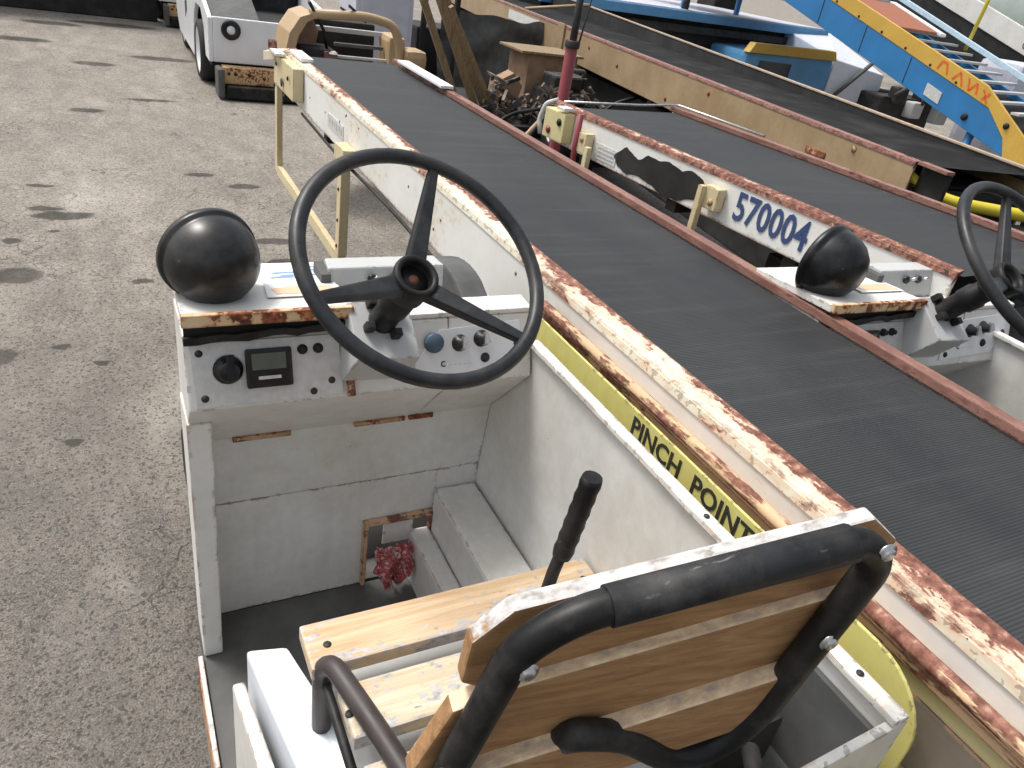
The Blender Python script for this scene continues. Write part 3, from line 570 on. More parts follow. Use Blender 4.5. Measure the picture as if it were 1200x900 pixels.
# ================================================================ conveyor boom (local: along +Y, left frame face at x=0)
def build_boom(root, L0, L1, zt, w, depth, frame_mat='boom_white', flange='flange', rail='rail', lip=.055, raise_right=0, rail_w=.036):
    MB().box(0, .012, L0, L1, zt - depth, zt, .003).build('side_frame', frame_mat, root)
    m = MB(); m.prism([(0, L0, zt), (-.004, L0, zt - .018), (.004, L0, zt + .004), (lip, L0, zt + .010), (lip, L0, zt - .004)], (0, L1 - L0, 0), .0015); m.build('top_flange', flange, root)
    MB().box(.008, .05, L0, L1, zt - depth, zt - depth + .012, .002).build('bottom_flange', flange, root)
    xb = lip + .010
    m = MB(); rr = .05; zt_ = zt - .012; seg = 8      # belt with rounded nose
    prof = [(L0, zt_)] + [(L1 - .05 + rr * math.sin(math.pi * k / seg), zt_ - rr + rr * math.cos(math.pi * k / seg)) for k in range(seg + 1)] + [(L0, zt_ - 2 * rr)]
    a = [m.bm.verts.new((xb, y, z)) for y, z in prof]; b = [m.bm.verts.new((w - rail_w - .008, y, z)) for y, z in prof]
    for i in range(len(prof) - 1): m.bm.faces.new((a[i], b[i], b[i + 1], a[i + 1]))
    bmesh.ops.recalc_face_normals(m.bm, faces=m.bm.faces)
    m.build('belt', 'belt' if not raise_right else M['belt3'], root)
    MB().box(w - .012, w, L0, L1, zt - depth, zt + .004, .003).build('side_frame', frame_mat, root)
    m = MB()
    if raise_right:
        MB().hexa([(w - rail_w, L0, zt - .05), (w - .013, L0, zt - .05), (w - .013, L1, zt - .05), (w - rail_w, L1, zt - .05), (w - rail_w, L0, zt), (w - .013, L0, zt), (w - .013, L1, zt + raise_right), (w - rail_w, L1, zt + raise_right)]).build('side_guard', 'guard_shade', root)
        m.hexa([(w - rail_w - .006, L0, zt + .001), (w + .004, L0, zt + .001), (w + .004, L1, zt + .001 + raise_right), (w - rail_w - .006, L1, zt + .001 + raise_right), (w - rail_w - .006, L0, zt + .014), (w + .004, L0, zt + .014), (w + .004, L1, zt + .014 + raise_right), (w - rail_w - .006, L1, zt + .014 + raise_right)], .003)
    else: m.hexa([(w - rail_w, L0, zt - .012), (w + .004, L0, zt - .012), (w + .004, L1, zt - .012), (w - rail_w, L1, zt - .012), (w - rail_w, L0, zt + .012), (w + .004, L0, zt + .012), (w + .004, L1, zt + .012 + raise_right), (w - rail_w, L1, zt + .012 + raise_right)], .003)
    m.build('right_rail', rail if not raise_right else 'thinrail', root)
    MB().box(.02, w - .02, L0, L1 - .12, zt - depth + .02, zt - .125, .0).build('bed_plate', 'dark', root)
    for t in range(3):
        y = L0 + (L1 - L0) * (.25 + .3 * t)
        MB().box(.013, w - .013, y, y + .06, zt - depth - .05, zt - depth - .002, .004).build('cross_member', 'dark', root)

# ---------------------------------------------------------------- machine one: nearest loader
ROOT1 = thing('belt_loader', (.5, 1.4, 0), 'nearest white belt loader with open cab and wooden bench seat in the foreground', 'belt loader', 'white belt loaders parked side by side')
CUR['T'] = None
build_cab(ROOT1); build_seat(ROOT1)
CUR['T'] = Matrix.Translation((.930, 0, 0))
build_boom(ROOT1, -1.6, 4.62, 1.272, .665, .215)
CUR['T'] = None
# boom end fittings
MB().box(.935, 1.00, 4.22, 4.50, 1.283, 1.300, .004).build('belt_guard_pad', 'decal', ROOT1, label='clean white pad at the left front corner of the belt')
MB().box(1.53, 1.60, 3.75, 4.45, 1.290, 1.306, .004).build('belt_guard_pad', 'decal', ROOT1, label='clean white pad at the right front corner of the belt')
MB().box(.872, .928, 4.12, 4.62, 1.10, 1.262, .005).build('roller_bracket', 'cream', ROOT1)
MB().prism([(.86, 4.55, 1.28), (.99, 4.50, 1.29), (1.0, 4.64, 1.29), (.90, 4.80, 1.25), (.84, 4.76, 1.24)], (0, 0, -.05), .004).build('nose_corner', 'flange', ROOT1)
MB().box(.845, .90, 4.42, 4.60, 1.268, 1.282, .003).build('post_clamp', 'white', ROOT1)
MB().lathe([(.03, -.02), (.03, .02), (.02, .022), (.02, -.022)], (.90, 4.80, 1.27), (1, 0, 0), 20).build('end_roller', 'rail', ROOT1)
for y_, z_ in ((4.2, 1.2), (4.5, 1.22), (4.3, 1.09), (4.55, 1.1)): bolt('bracket_bolt', (.8645, y_, z_), (-1, 0, 0), .009, ROOT1, 'dark')
MB().lathe([(.0, .004), (.022, .004), (.022, 0)], (.8645, 4.36, 1.15), (-1, 0, 0), 18).build('bracket_hole', 'ink', ROOT1)
# hanging guard of two posts and a bottom bar
m = MB(); m.box(.880, .912, 4.575, 4.635, .60, 1.10, .004); m.hexa([(.880, 3.17, .58), (.912, 3.17, .58), (.912, 4.574, .585), (.880, 4.574, .585), (.880, 3.17, .634), (.912, 3.17, .634), (.912, 4.574, .640), (.880, 4.574, .640)], .004)
gd = m.build('guard_bar', 'cream', ROOT1)
MB().box(.875, .915, 3.165, 3.225, .635, 1.10, .003).build('guard_post', 'cream', gd)
MB().box(.868, .928, 3.12, 3.27, 1.06, 1.125, .004).build('post_bracket', 'cream', gd)
for z_ in (.68, .80, .94, 1.03): bolt('post_bolt', (.8745, 3.195, z_), (-1, 0, 0), .006, gd, 'dark')
# decal and streaks on the boom side
MB().box(.9275, .9295, 3.35, 3.62, 1.11, 1.17).build('boom_label', 'label', ROOT1)
m = MB()
for i in range(6): m.box(.9262, .9274, 3.37 + i * .04, 3.39 + i * .04, 1.125 + (i % 2) * .01, 1.155)
m.build('label_print', 'grey_steel', ROOT1)
random.seed(3)
for i in range(16):
    y_ = random.uniform(1.6, 4.0); bolt('rivet', (.9295, y_, random.uniform(1.08, 1.24)), (-1, 0, 0), .0035, ROOT1, 'rustbare', .002)
MB().tube([(.915, 4.1, 1.05), (.915, 3.4, 1.035), (.918, 2.6, 1.048), (.915, 1.9, 1.03), (.92, 1.5, 1.05)], .007, 8, .2).build('cable', 'black', ROOT1)
# inner step of the boom beside the cab, rust ridge and yellow guard
MB().tube([(.888, -1.2, 1.234), (.888, 1.40, 1.234)], .012, 8).build('guard_ridge', 'ridge', ROOT1)
MB().box(.892, .927, -1.2, 1.42, 1.196, 1.212, .002).build('guard_ridge', 'ridge', ROOT1)
ptsY = [(1.46, 1.233), (1.46, 1.0), (.262, 1.0), (.262, 1.10)] + [(.262 + .10 * (1 - math.cos(t * math.pi / 16)), 1.133 + .10 * math.sin(t * math.pi / 16)) for t in range(0, 9)]
gp = MB().prism([(.845, y, z) for y, z in ptsY], (.006, 0, 0), .002).build('yellow_guard_plate', 'yellow', ROOT1)
text_mesh('PINCH', 'warning_word', 'ink', gp, .053, (.8440, .940, 1.1845), (0, -1, 0), (0, 0, 1), .98, .0009, spacing=1.02)
text_mesh('POINT', 'warning_word', 'ink', gp, .053, (.8440, .752, 1.1845), (0, -1, 0), (0, 0, 1), .98, .0009, spacing=1.02)
MB().box(.905, .911, -1.2, .60, .93, 1.195, .002).build('inner_side_plate', 'cream2', ROOT1)
MB().box(.898, .904, .05, .31, 1.055, 1.165, .004).build('recessed_cover', M['greybrown'], ROOT1, label='grey brown rectangular cover set in the cream plate')
MB().box(.80, .903, -.4, .235, .90, .93, .004).build('lower_ledge', 'yellow', ROOT1)
MB().box(.80, .904, .0, .14, 1.03, 1.055, .006).build('rusted_crossbar', 'ridge', ROOT1)
MB().box(.83, .90, -.30, .10, 1.09, 1.11, .004).build('blue_grey_lid', 'knobblue', ROOT1)
# wheels
def wheel(root, x0, x1, y, z, r, rim='white_clean', rr=.55, name='wheel'):
    w_ = x1 - x0
    t = MB().lathe([(r * rr, 0), (r * .90, 0), (r * .985, w_ * .12), (r, w_ * .3), (r, w_ * .7), (r * .985, w_ * .88), (r * .90, w_), (r * rr, w_)], (x0, y, z), (1, 0, 0), 40).build(name, 'tyre', root)
    MB().lathe([(0, w_ * .22), (r * .18, w_ * .2), (r * .2, w_ * .3), (r * rr * .8, w_ * .34), (r * rr * .93, w_ * .06), (r * rr * 1.02, w_ * .02), (r * rr * 1.02, w_), (0, w_)], (x0, y, z), (1, 0, 0), 32).build('rim', rim, t)
    return t
wheel(ROOT1, .50, .68, 1.86, .36, .36); wheel(ROOT1, 1.25, 1.43, 1.86, .36, .36, name='wheel')
wheel(ROOT1, .16, .34, -.9, .36, .36); wheel(ROOT1, 1.25, 1.43, -.9, .36, .36)
MB().lathe([(.385, 0), (.40, 0), (.40, .22), (.385, .22), (.385, 0)], (.48, 1.86, .36), (1, 0, 0), 40).build('fender', 'tyre_grey', ROOT1)
MB().box(.94, 1.58, .2, 1.4, .30, 1.04, .01).build('lift_housing', 'dark', ROOT1)

# red rag stuck in the pedal opening
m = MB(); ng = 44; grid = []
for j in range(ng + 1):
    row = []
    for i in range(ng + 1):
        u = i / ng - .5; v = j / ng
        wd = .100 * (1 - .45 * max(0, v - .55) * 2) * (1 + .10 * noise.noise((v * 5, 1, 0)))
        x_ = u * wd + .012 * noise.noise((v * 3, u * 2, 5)) + .010 * v
        z_ = .585 - v * .125 + .014 * noise.noise((u * 6, v * 2, 2)) - .020 * abs(u) * (v > .8)
        y_ = 1.345 + .016 * math.sin(u * 13 + 2.5 * v + 3 * noise.noise((u * 3, v * 3, 9))) * (.35 + .65 * v) + .012 * noise.noise((u * 14, v * 14, 4)) - .022 * math.sin(v * 3.1)
        row.append(m.bm.verts.new((.542 + x_, y_, z_ + .018)))
    grid.append(row)
for j in range(ng):
    for i in range(ng):
        f_ = m.bm.faces.new((grid[j][i], grid[j][i + 1], grid[j + 1][i + 1], grid[j + 1][i])); f_.smooth = True
rag = m.build('rag', 'ragred', None, (.56, 1.355, .45)); so_ = rag.modifiers.new('thick', 'SOLIDIFY'); so_.thickness = .0025
tag(rag, 'crumpled red and white rag in the small opening at the foot of the bulkhead', 'rag')
# ---------------------------------------------------------------- machine two: second loader to the right
ROOT2 = thing('belt_loader', (2.5, 1.5, 0), 'second white belt loader, numbered 570004 on its boom, behind the nearest black belt', 'belt loader', 'white belt loaders parked side by side')
CUR['T'] = Matrix.Translation((1.4167, -.2164, -.1559)) @ Matrix.Rotation(-.0385, 4, 'Z') @ Matrix.Diagonal((1.0997 * 1.0391, 1.0997, 1.0997, 1))
build_cab(ROOT2, False, .712)
CUR['T'] = None
YB = R(4.75); CT, STN = math.cos(YB), math.sin(YB)
TB = Matrix.Rotation(YB, 4, 'Z') @ Matrix.Translation((2.20, 0, 0))
CUR['T'] = TB
build_boom(ROOT2, 1.02, 3.12, 1.352, .78, .175, flange='flange2', lip=.030, rail_w=.035)
text_mesh('570004', 'fleet_number', 'inkblue', ROOT2, .145, (-.0025, 1.868, 1.218), (0, -1, 0), (0, 0, 1), .78, .0028, spacing=1.02)
pp = [(2.579, 1.263), (2.531, 1.298), (2.475, 1.278), (2.443, 1.265), (2.388, 1.302), (2.32, 1.300), (2.256, 1.312), (2.174, 1.300), (2.108, 1.318), (2.05, 1.298), (2.022, 1.265), (2.069, 1.226), (2.12, 1.200), (2.174, 1.182), (2.241, 1.179), (2.348, 1.196), (2.437, 1.205), (2.491, 1.189), (2.564, 1.204), (2.60, 1.235)]
rp = []
for i, (a, b) in enumerate(pp):
    c = pp[(i + 1) % len(pp)]
    for t in range(4):
        u = t / 4; y_ = a + (c[0] - a) * u; z_ = b + (c[1] - b) * u; q = noise.noise((y_ * 30, z_ * 30, 1)) * .010; rp.append((-.003, y_ + q, z_ + q * .8))
MB().prism(rp, (.0025, 0, 0)).build('torn_black_sheet', 'dark', ROOT2, label='ragged black patch over the boom side')
MB().box(-.003, -.0005, 2.585, 2.74, 1.195, 1.262, .0).build('boom_label', 'label', ROOT2)
m = MB()
for i in range(3): m.box(-.0042, -.0032, 2.60, 2.72, 1.208 + i * .018, 1.215 + i * .018)
m.build('label_print', 'grey_steel', ROOT2)
MB().box(-.050, -.003, 2.76, 2.84, 1.20, 1.29, .005).build('boom_bracket', 'cream', ROOT2)
MB().box(-.060, -.003, 2.93, 3.10, 1.20, 1.335, .006).build('boom_bracket', 'cream2', ROOT2)
MB().box(-.065, -.01, 2.94, 3.0, 1.346, 1.360, .003).build('clamp', 'white', ROOT2)
MB().tube([(-.05, 2.83, 1.36), (-.05, 2.83, 1.20), (-.05, 2.80, .9)], .014, 10).build('clamp_rod', 'red', ROOT2)
MB().box(-.06, -.035, 2.72, 2.75, 1.0, 1.24, .003).build('guard_post', 'cream', ROOT2)
MB().box(-.045, -.003, 1.92, 2.00, 1.22, 1.305, .005).build('boom_bracket', 'cream', ROOT2)
MB().box(-.066, -.040, 1.985, 2.012, .90, 1.30, .004).build('guard_post', 'cream', ROOT2)
bolt('bracket_bolt', (-.046, 1.95, 1.25), (-1, 0, 0), .009, ROOT2, 'rustbare'); bolt('bracket_bolt', (-.051, 2.79, 1.26), (-1, 0, 0), .009, ROOT2, 'rustbare')
bolt('bracket_bolt', (-.061, 2.97, 1.29), (-1, 0, 0), .012, ROOT2, 'dark'); bolt('bracket_bolt', (-.061, 3.05, 1.24), (-1, 0, 0), .012, ROOT2, 'red')
MB().tube([(-.02, 3.17, 1.19), (-.02, 3.20, 1.25), (.0, 3.19, 1.33), (.05, 3.16, 1.355)], .012, 10, .02).build('nose_hoop', 'grey_steel', ROOT2)
MB().tube([(.06, 3.13, 1.352), (.55, 3.13, 1.358), (.78, 3.10, 1.375), (.80, 2.5, 1.370)], .006, 8, .04).build('edge_wire', 'chrome', ROOT2)
wheel(ROOT2, -.10, .06, 2.2, .36, .36); wheel(ROOT2, .45, .63, 2.2, .36, .36)
MB().box(.32, .7, .8, 1.9, .25, 1.05, .01).build('lift_housing', 'dark', ROOT2)
MB().box(-.06, .72, 1.95, 2.9, .55, .80, .01).build('front_carriage', 'darkmid', ROOT2)
MB().box(-.35, .0, 1.6, 2.9, .50, .62, .01).build('front_step', 'brownpaint', ROOT2)
CUR['T'] = None

# ---------------------------------------------------------------- machine three: beige boom
ROOT3 = thing('belt_loader', (3.8, 4.5, 0), 'third belt loader with wide beige boom frame and dark belt, behind the numbered one', 'belt loader')
CUR['T'] = Matrix.Rotation(R(-9.16), 4, 'Z') @ Matrix.Translation((3.10, 0, 0))
build_boom(ROOT3, 2.98, 14.5, 1.352, .85, .292, 'beige', 'rail', 'rail', lip=.03, raise_right=.24, rail_w=.03)
MB().box(.0, .05, 2.78, 2.97, 1.345, 1.362, .003).build('rail_extension', 'rail', ROOT3)
m = MB(); prof = [(1.0, 1.33), (3.0, 1.335)]
MB().box(.10, .86, 1.2, 2.97, 1.02, 1.08, .002).build('rear_belt', 'dark', ROOT3)  # near-black colour carries the shade on this end of the belt
MB().box(.868, .90, .6, 2.97, 1.00, 1.345, .003).build('side_frame', 'dark', ROOT3)
MB().box(.862, .905, .6, 2.97, 1.347, 1.362, .003).build('right_rail', 'rail', ROOT3)
MB().box(.05, .07, 2.80, 2.978, 1.09, 1.34, .004).build('end_recess_shade', 'dark', ROOT3)  # dark plate painting the shade of the recess at the frame end
MB().box(-.005, .0, 8.85, 10.05, 1.20, 1.30).build('frame_label', 'label', ROOT3)
MB().box(-.02, .0, 8.0, 8.2, 1.05, 1.37, .003).build('weld_plate', 'beige', ROOT3)
MB().box(-.008, .0, 3.62, 3.80, 1.19, 1.225, .003).build('slot_plate', 'rustbare', ROOT3)
for y_, z_ in ((3.42, 1.30), (5.0, 1.28), (5.6, 1.12), (6.6, 1.2), (4.4, 1.13), (7.3, 1.25)): bolt('frame_bolt', (-.0005, y_, z_), (-1, 0, 0), .012, ROOT3, 'rustbare')
MB().tube([(.02, 9.5, 1.365), (.86, 9.5, 1.515)], .018, 8).build('end_bar', 'tan', ROOT3)
MB().box(.1, .8, 1.0, 12.0, .35, 1.0, .02).build('chassis', 'dark', ROOT3)
for y_ in (3.2, 8.0): wheel(ROOT3, .02, .2, y_, .38, .38); wheel(ROOT3, .70, .88, y_, .38, .38)
MB().box(-.02, .06, 7.55, 7.85, .3, 1.07, .01).build('frame_leg', 'tan', ROOT3)
CUR['T'] = None
# yellow pipe between booms
yp = MB().tube([(3.60, 2.60, 1.31), (3.64, 2.44, 1.225), (3.72, 2.30, 1.20), (4.05, 2.08, 1.20), (4.5, 1.9, 1.20)], .030, 12, .06).build('yellow_pipe', 'lemon', None, (3.7, 2.3, 0))
tag(yp, 'chipped lemon yellow pipe lying across the end of the beige boom', 'pipe')

# ---------------------------------------------------------------- red post with black cap rod
rp_ = thing('hydraulic_post', (2.52, 4.2, 0), 'upright dark red post with black rod on top, between the second and third boom', 'post')
MB().lathe([(.036, .0), (.036, 1.53), (.030, 1.54), (0, 1.54)], (2.52, 4.2, 0), (.0, 0, 1), 20).build('post_tube', 'red', rp_)
MB().lathe([(.022, 1.54), (.022, 1.95), (0, 1.95)], (2.52, 4.2, 0), (0, 0, 1), 16).build('rod', 'black', rp_)
MB().lathe([(.045, 1.50), (.045, 1.535), (.036, 1.54)], (2.52, 4.2, 0), (0, 0, 1), 20).build('collar', 'dark', rp_)
MB().tube([(2.56, 4.2, 1.50), (2.60, 4.2, 1.80), (2.62, 4.22, 2.05)], .006, 8, .05).build('hose', 'tyre_grey', rp_)

# ---------------------------------------------------------------- leaning lumber and scrap
def plank(p0, p1, w_, t_, label, roll=0):
    p0 = Vector(p0); p1 = Vector(p1); z = (p1 - p0).normalized(); x = Vector((1, 0, 0)); x = (x - z * x.dot(z)).normalized(); y = z.cross(x)
    Rm = Matrix((x, y, z)).transposed().to_4x4(); L = (p1 - p0).length
    m = MB(); m.box(-w_ / 2, w_ / 2, -t_ / 2, t_ / 2, 0, L, .004, Matrix.Rotation(roll, 4, 'Z')); bmesh.ops.transform(m.bm, matrix=Rm, verts=m.bm.verts)
    bmesh.ops.translate(m.bm, vec=p0 - Vector((0, 0, 0)), verts=m.bm.verts)
    o = m.build('plank', 'lumber', None, p0); tag(o, label, 'plank', 'planks leaning behind the nearest belt'); return o
plank((3.0, 6.0, .0), (2.03, 5.6, 1.66), .05, .05, 'leftmost narrow plank leaning behind the nearest belt')
plank((3.2, 6.1, .0), (2.22, 5.85, 1.72), .06, .03, 'broad brown plank leaning second from left', .3)
plank((3.42, 6.3, .0), (2.30, 5.95, 1.70), .075, .03, 'dark plank leaning third from left')
plank((3.42, 6.0, .0), (2.36, 5.75, 1.52), .035, .045, 'thin rightmost plank leaning beside the scrap pile')
# dark rack behind the planks
rk = thing('storage_rack', (3.6, 8.5, 0), 'dark steel rack and tarp standing behind the leaning planks', 'rack')
MB().box(3.05, 5.2, 8.3, 8.9, 0, 1.10, .03).build('rack_body', 'dark', rk)
m = MB(); bmesh.ops.create_grid(m.bm, x_segments=40, y_segments=24, size=.5)
for v in m.bm.verts: v.co = Vector((4.2 + v.co.x * 2.0, 8.05 + .12 * noise.noise(v.co * 5), .75 + v.co.y * 1.1 + .05 * noise.noise(v.co * 9)))
for f in m.bm.faces: f.smooth = True
m.build('tarp', 'tyre_grey', rk, label='crumpled grey tarp')
for x_ in (2.95, 3.30): MB().box(x_, x_ + .05, 7.9, 7.95, 0, 1.5, .005).build('rack_upright', 'dark', rk)
# scrap pile
cb = MB().prism([(3.05, 6.28, .75), (3.26, 6.22, .75), (3.30, 6.22, .93), (3.20, 6.22, 1.03), (3.06, 6.28, .93)], (.04, .2, .0), .006).build('carton', 'cardboard', None, (3.15, 6.3, 0))
tag(cb, 'open torn brown carton on the scrap pile beside the planks', 'carton')
sp = thing('scrap_table', (3.5, 6.4, 0), 'low table loaded with scrap behind the nearest belt, left of the red post', 'table')
MB().box(2.9, 4.2, 6.1, 7.0, .70, .745, .01).build('table_top', 'dark', sp)
for x_, y_ in ((2.95, 6.15), (4.1, 6.15), (2.95, 6.9), (4.1, 6.9)): MB().box(x_, x_ + .06, y_, y_ + .06, 0, .70, .004).build('leg', 'dark', sp)
en = thing('engine', (3.75, 6.3, .745), 'small grey and black engine block on the scrap pile left of the red post', 'engine')
MB().box(3.55, 4.02, 6.2, 6.5, .748, .92, .03).build('crankcase', 'darkmid', en)
MB().box(3.62, 3.92, 6.22, 6.45, .922, 1.03, .02).build('cylinder_head', 'darkmid', en)
MB().lathe([(.07, 0), (.10, .01), (.10, .04), (.04, .06), (0, .06)], (3.66, 6.19, .86), (0, -1, 0), 20).build('pulley', 'dark', en)
MB().tube([(3.7, 6.25, 1.03), (3.72, 6.2, 1.10), (3.9, 6.2, 1.10), (3.95, 6.3, 1.0)], .02, 10, .04).build('manifold', 'tyre_grey', en)
for i in range(5): MB().box(3.60, 3.94, 6.2 + i * .05, 6.215 + i * .05, 1.03, 1.045, .002).build('cooling_fin', 'chrome', en)
bx = MB().box(3.50, 4.02, 6.55, 6.95, .748, 1.16, .01).build('wooden_crate', 'cardboard', None, (3.75, 6.75, .745)); tag(bx, 'tan plywood crate behind the small engine', 'crate')
sh = MB().box(3.40, 4.05, 6.5, 7.0, 1.163, 1.185, .004).build('board', 'lumber', None, (3.7, 6.7, 1.163)); tag(sh, 'weathered brown board lying on the plywood crate', 'board')
random.seed(23)
m = MB()
for i in range(150):
    x_ = random.gauss(3.45, .38); y_ = random.uniform(5.75, 6.15); z_ = .72 + abs(random.gauss(0, .10)); l_ = random.uniform(.02, .14)
    m.box(-l_, l_, -.012, .012, -random.uniform(.006, .03), .012, 0, Matrix.Translation((x_, y_, z_)) @ Matrix.Rotation(random.uniform(0, 3.1), 4, 'Z') @ Matrix.Rotation(random.uniform(-.8, .8), 4, 'Y'))
sc1 = m.build('scrap', 'scrapmix', None, (3.45, 5.9, .7)); tag(sc1, 'heap of small metal and wood scrap in front of the engine', 'scrap', kind='stuff')
MB().box(2.85, 4.2, 5.7, 6.09, .66, .70, .01).build('lower_shelf', 'dark', sp)
for i, (p0, p1) in enumerate((((2.6, 5.6, .6), (3.3, 5.75, .85)), ((2.95, 5.5, .5), (3.5, 5.7, 1.0)), ((3.7, 5.7, .72), (4.1, 5.6, 1.02)))):
    q_ = MB().tube([p0, lerp(p0, p1, .5) + Vector((0, 0, .08)), p1], .016, 8, .1).build('hose', 'black', None, p0); tag(q_, ('black hose drooping under the planks', 'black hose looping over the dark dolly', 'black hose end right beside the red post')[i], 'hose')
# hose coil / tyre near the nose of the second loader
ty = thing('spare_tyre', (2.62, 4.5, 0), 'black spare tyre lying dark beneath the nose of the second boom', 'tyre')
MB().lathe([(.17, 0), (.26, 0), (.30, .04), (.30, .14), (.26, .18), (.17, .18), (.17, 0)], (2.55, 4.55, .01), (0, 0, 1), 36).build('tread', 'tyre', ty)
pt = MB().box(2.0, 3.3, 3.9, 5.2, .0, .12, .01).build('pallet', 'dark', None, (2.6, 4.5, 0)) if False else None
db = thing('dolly', (2.95, 5.1, 0), 'low dark dolly between the nearest belt and the planks', 'dolly')
MB().box(2.15, 3.6, 4.9, 5.6, .35, .42, .01).build('deck', 'dark', db)
for x_, y_ in ((2.3, 5.0), (3.4, 5.0), (2.3, 5.5), (3.4, 5.5)): MB().lathe([(0, -.04), (.17, -.04), (.17, .04), (0, .04)], (x_, y_, .17), (1, 0, 0), 20).build('caster', 'tyre', db)
MB().tube([(2.35, 4.88, .44), (2.8, 4.9, .95)], .014, 8).build('handle', 'tan', db)

# ---------------------------------------------------------------- white baggage tractors
M['orangecream'] = paint('orange rusted cream', (.60, .36, .13), rust=.80, dirt=.6, edge=.4, seed=41)
def tractor(dx, dy, label):
    rt = thing('baggage_tractor', (1.9 + dx, 10.6 + dy, 0), label, 'tractor', 'white baggage tractors')
    CUR['T'] = Matrix.Translation((dx, dy, 0))
    # body side with wheel arch
    X0, X1 = 1.22, 2.62
    side = [(9.62, .35), (9.62, .62), (9.60, .81), (10.2, .97), (10.8, 1.02), (13.2, 1.02), (13.25, .45), (12.9, .20), (11.15, .16), (11.1, .40), (10.98, .66), (10.75, .82), (10.25, .82), (10.0, .66), (9.92, .36)]
    MB().prism([(X0, y, z) for y, z in side], (.05, 0, 0), .012).build('side_panel', 'white_clean', rt)
    MB().prism([(X1, y, z) for y, z in side], (-.05, 0, 0), .012).build('side_panel', 'white_clean', rt)
    MB().hexa([(X0 + .05, 9.62, .35), (X1 - .05, 9.62, .35), (X1 - .05, 9.67, .35), (X0 + .05, 9.67, .35), (X0 + .05, 9.60, .82), (X1 - .05, 9.60, .82), (X1 - .05, 9.66, .82), (X0 + .05, 9.66, .82)], .012).build('front_panel', 'white_clean', rt)
    MB().prism([(X0 + .06, 9.665, .80), (1.78, 9.665, .80), (1.80, 10.3, .95), (1.7, 11.0, 1.0), (X0 + .06, 11.2, 1.02)], (0, 0, .02), .006).build('hood', 'tyre_grey', rt)
    MB().box(1.80, X1 - .055, 9.68, 11.6, .42, .76, .02).build('seat_well', 'dark', rt)
    MB().box(X0 + .055, X1 - .055, 11.3, 11.9, .5, 1.35, .05).build('seat_back', 'black', rt)
    MB().box(X0 + .055, X1 - .055, 9.9, 13.1, .25, .42, .02).build('chassis', 'dark', rt)
    for xx in (1.46, 2.36):
        h = MB().lathe([(.095, 0), (.105, .015), (.095, .035), (.060, .036), (.045, .022), (0, .020)], (xx, 9.608, .70), (0, -1, 0), 28).build('headlight', 'black', rt)
        MB().lathe([(.046, .024), (.03, .034), (0, .038)], (xx, 9.608, .70), (0, -1, 0), 24).build('lens', 'lens', h)
    bm_ = MB().box(1.34, 2.5, 9.42, 9.60, .16, .335, .01).build('bumper', M['orangecream'], rt, label='rusty orange cream bumper beam')
    for x_ in (1.40, 1.47, 1.62, 1.78): MB().lathe([(0, .002), (.018, .002), (.018, 0)], (x_, 9.4195, .27 - .03 * (x_ > 1.7)), (0, -1, 0), 12).build('bolt_hole', 'ink', bm_)
    MB().box(1.36, 2.5, 9.30, 9.60, -.0 + .02, .155, .02).build('bumper_block', 'black', rt)
    MB().lathe([(0, 0), (.16, 0), (.17, .02), (.17, .40), (.16, .42), (0, .42)], (1.30, 9.5, .17), (0, 0, 1), 24).build('bumper_roller', 'tyre_grey', rt) if False else MB().box(1.27, 1.345, 9.32, 9.60, .02, .33, .03).build('bumper_end', 'tyre_grey', rt)
    for y_ in (10.45, 12.75):
        wheel(rt, X0 + .03 - (.06 if y_ < 11 else 0), X0 + .27, y_, .34, .34, rr=.78); wheel(rt, X1 - .27, X1 - .03, y_, .34, .34, rr=.78)
    m = MB()
    for i in range(4): m.box(X0 - .004, X0 - .001, 11.75 + i * .06, 11.79 + i * .06, .60 - .03 * i, .76 - .02 * i)
    m.build('side_marking', 'tyre_grey', rt)
    CUR['T'] = None
tractor(-.11, 0, 'white baggage tractor with black ringed headlight and white wheel, left of the nearest belt end')
tractor(-.24, 5.2, 'farther white baggage tractor, only its corner showing at the top edge behind the first')

# ---------------------------------------------------------------- beige open vehicle just past the belt end
bv = thing('utility_cart', (1.9, 6.3, 0), 'old beige open cart with rounded fender and bent tube rail beyond the nearest belt', 'cart')
arc = [(1.20, 1.0), (1.20, 1.05), (1.235, 1.20), (1.31, 1.31), (1.40, 1.345)]; inn = [(1.43, 1.315), (1.36, 1.28), (1.30, 1.18), (1.265, 1.05), (1.265, 1.0)]
MB().prism([(x, 5.95, z) for x, z in arc + inn], (0, .42, 0), .006).build('rounded_fender', 'tan', bv)
MB().prism([(1.27, 6.20, 1.0), (1.27, 6.20, 1.05), (1.31, 6.20, 1.18), (1.37, 6.20, 1.28), (1.44, 6.20, 1.31), (1.50, 6.20, 1.20), (1.46, 6.20, 1.0)], (0, .03, 0), .004).build('inner_sheet', 'brownpaint', bv)
MB().tube([(1.38, 5.98, 1.335), (1.80, 5.98, 1.36), (2.02, 5.98, 1.32), (2.07, 5.98, 1.16), (2.07, 5.98, .8)], .034, 12, .09).build('tube_rail', 'tan', bv)
MB().box(2.0, 2.6, 6.0, 7.4, .45, .80, .02).build('body', 'dark', bv)
MB().box(1.44, 2.02, 6.22, 6.26, 1.20, 1.235, .005).build('cross_bar', 'grey_steel', bv)
MB().box(1.60, 1.98, 6.10, 6.14, 1.12, 1.145, .005).build('cross_bar', 'tyre_grey', bv)
MB().box(1.58, 2.0, 6.04, 6.08, 1.045, 1.065, .005).build('cross_bar', 'grey_steel', bv)
MB().box(1.99, 2.13, 6.0, 6.3, .80, 1.24, .045).build('corner_post', 'tan', bv)
MB().tube([(1.36, 5.92, 1.42), (1.50, 6.05, 1.23), (1.55, 6.1, 1.05)], .012, 10).build('steering_shaft', 'black', bv)
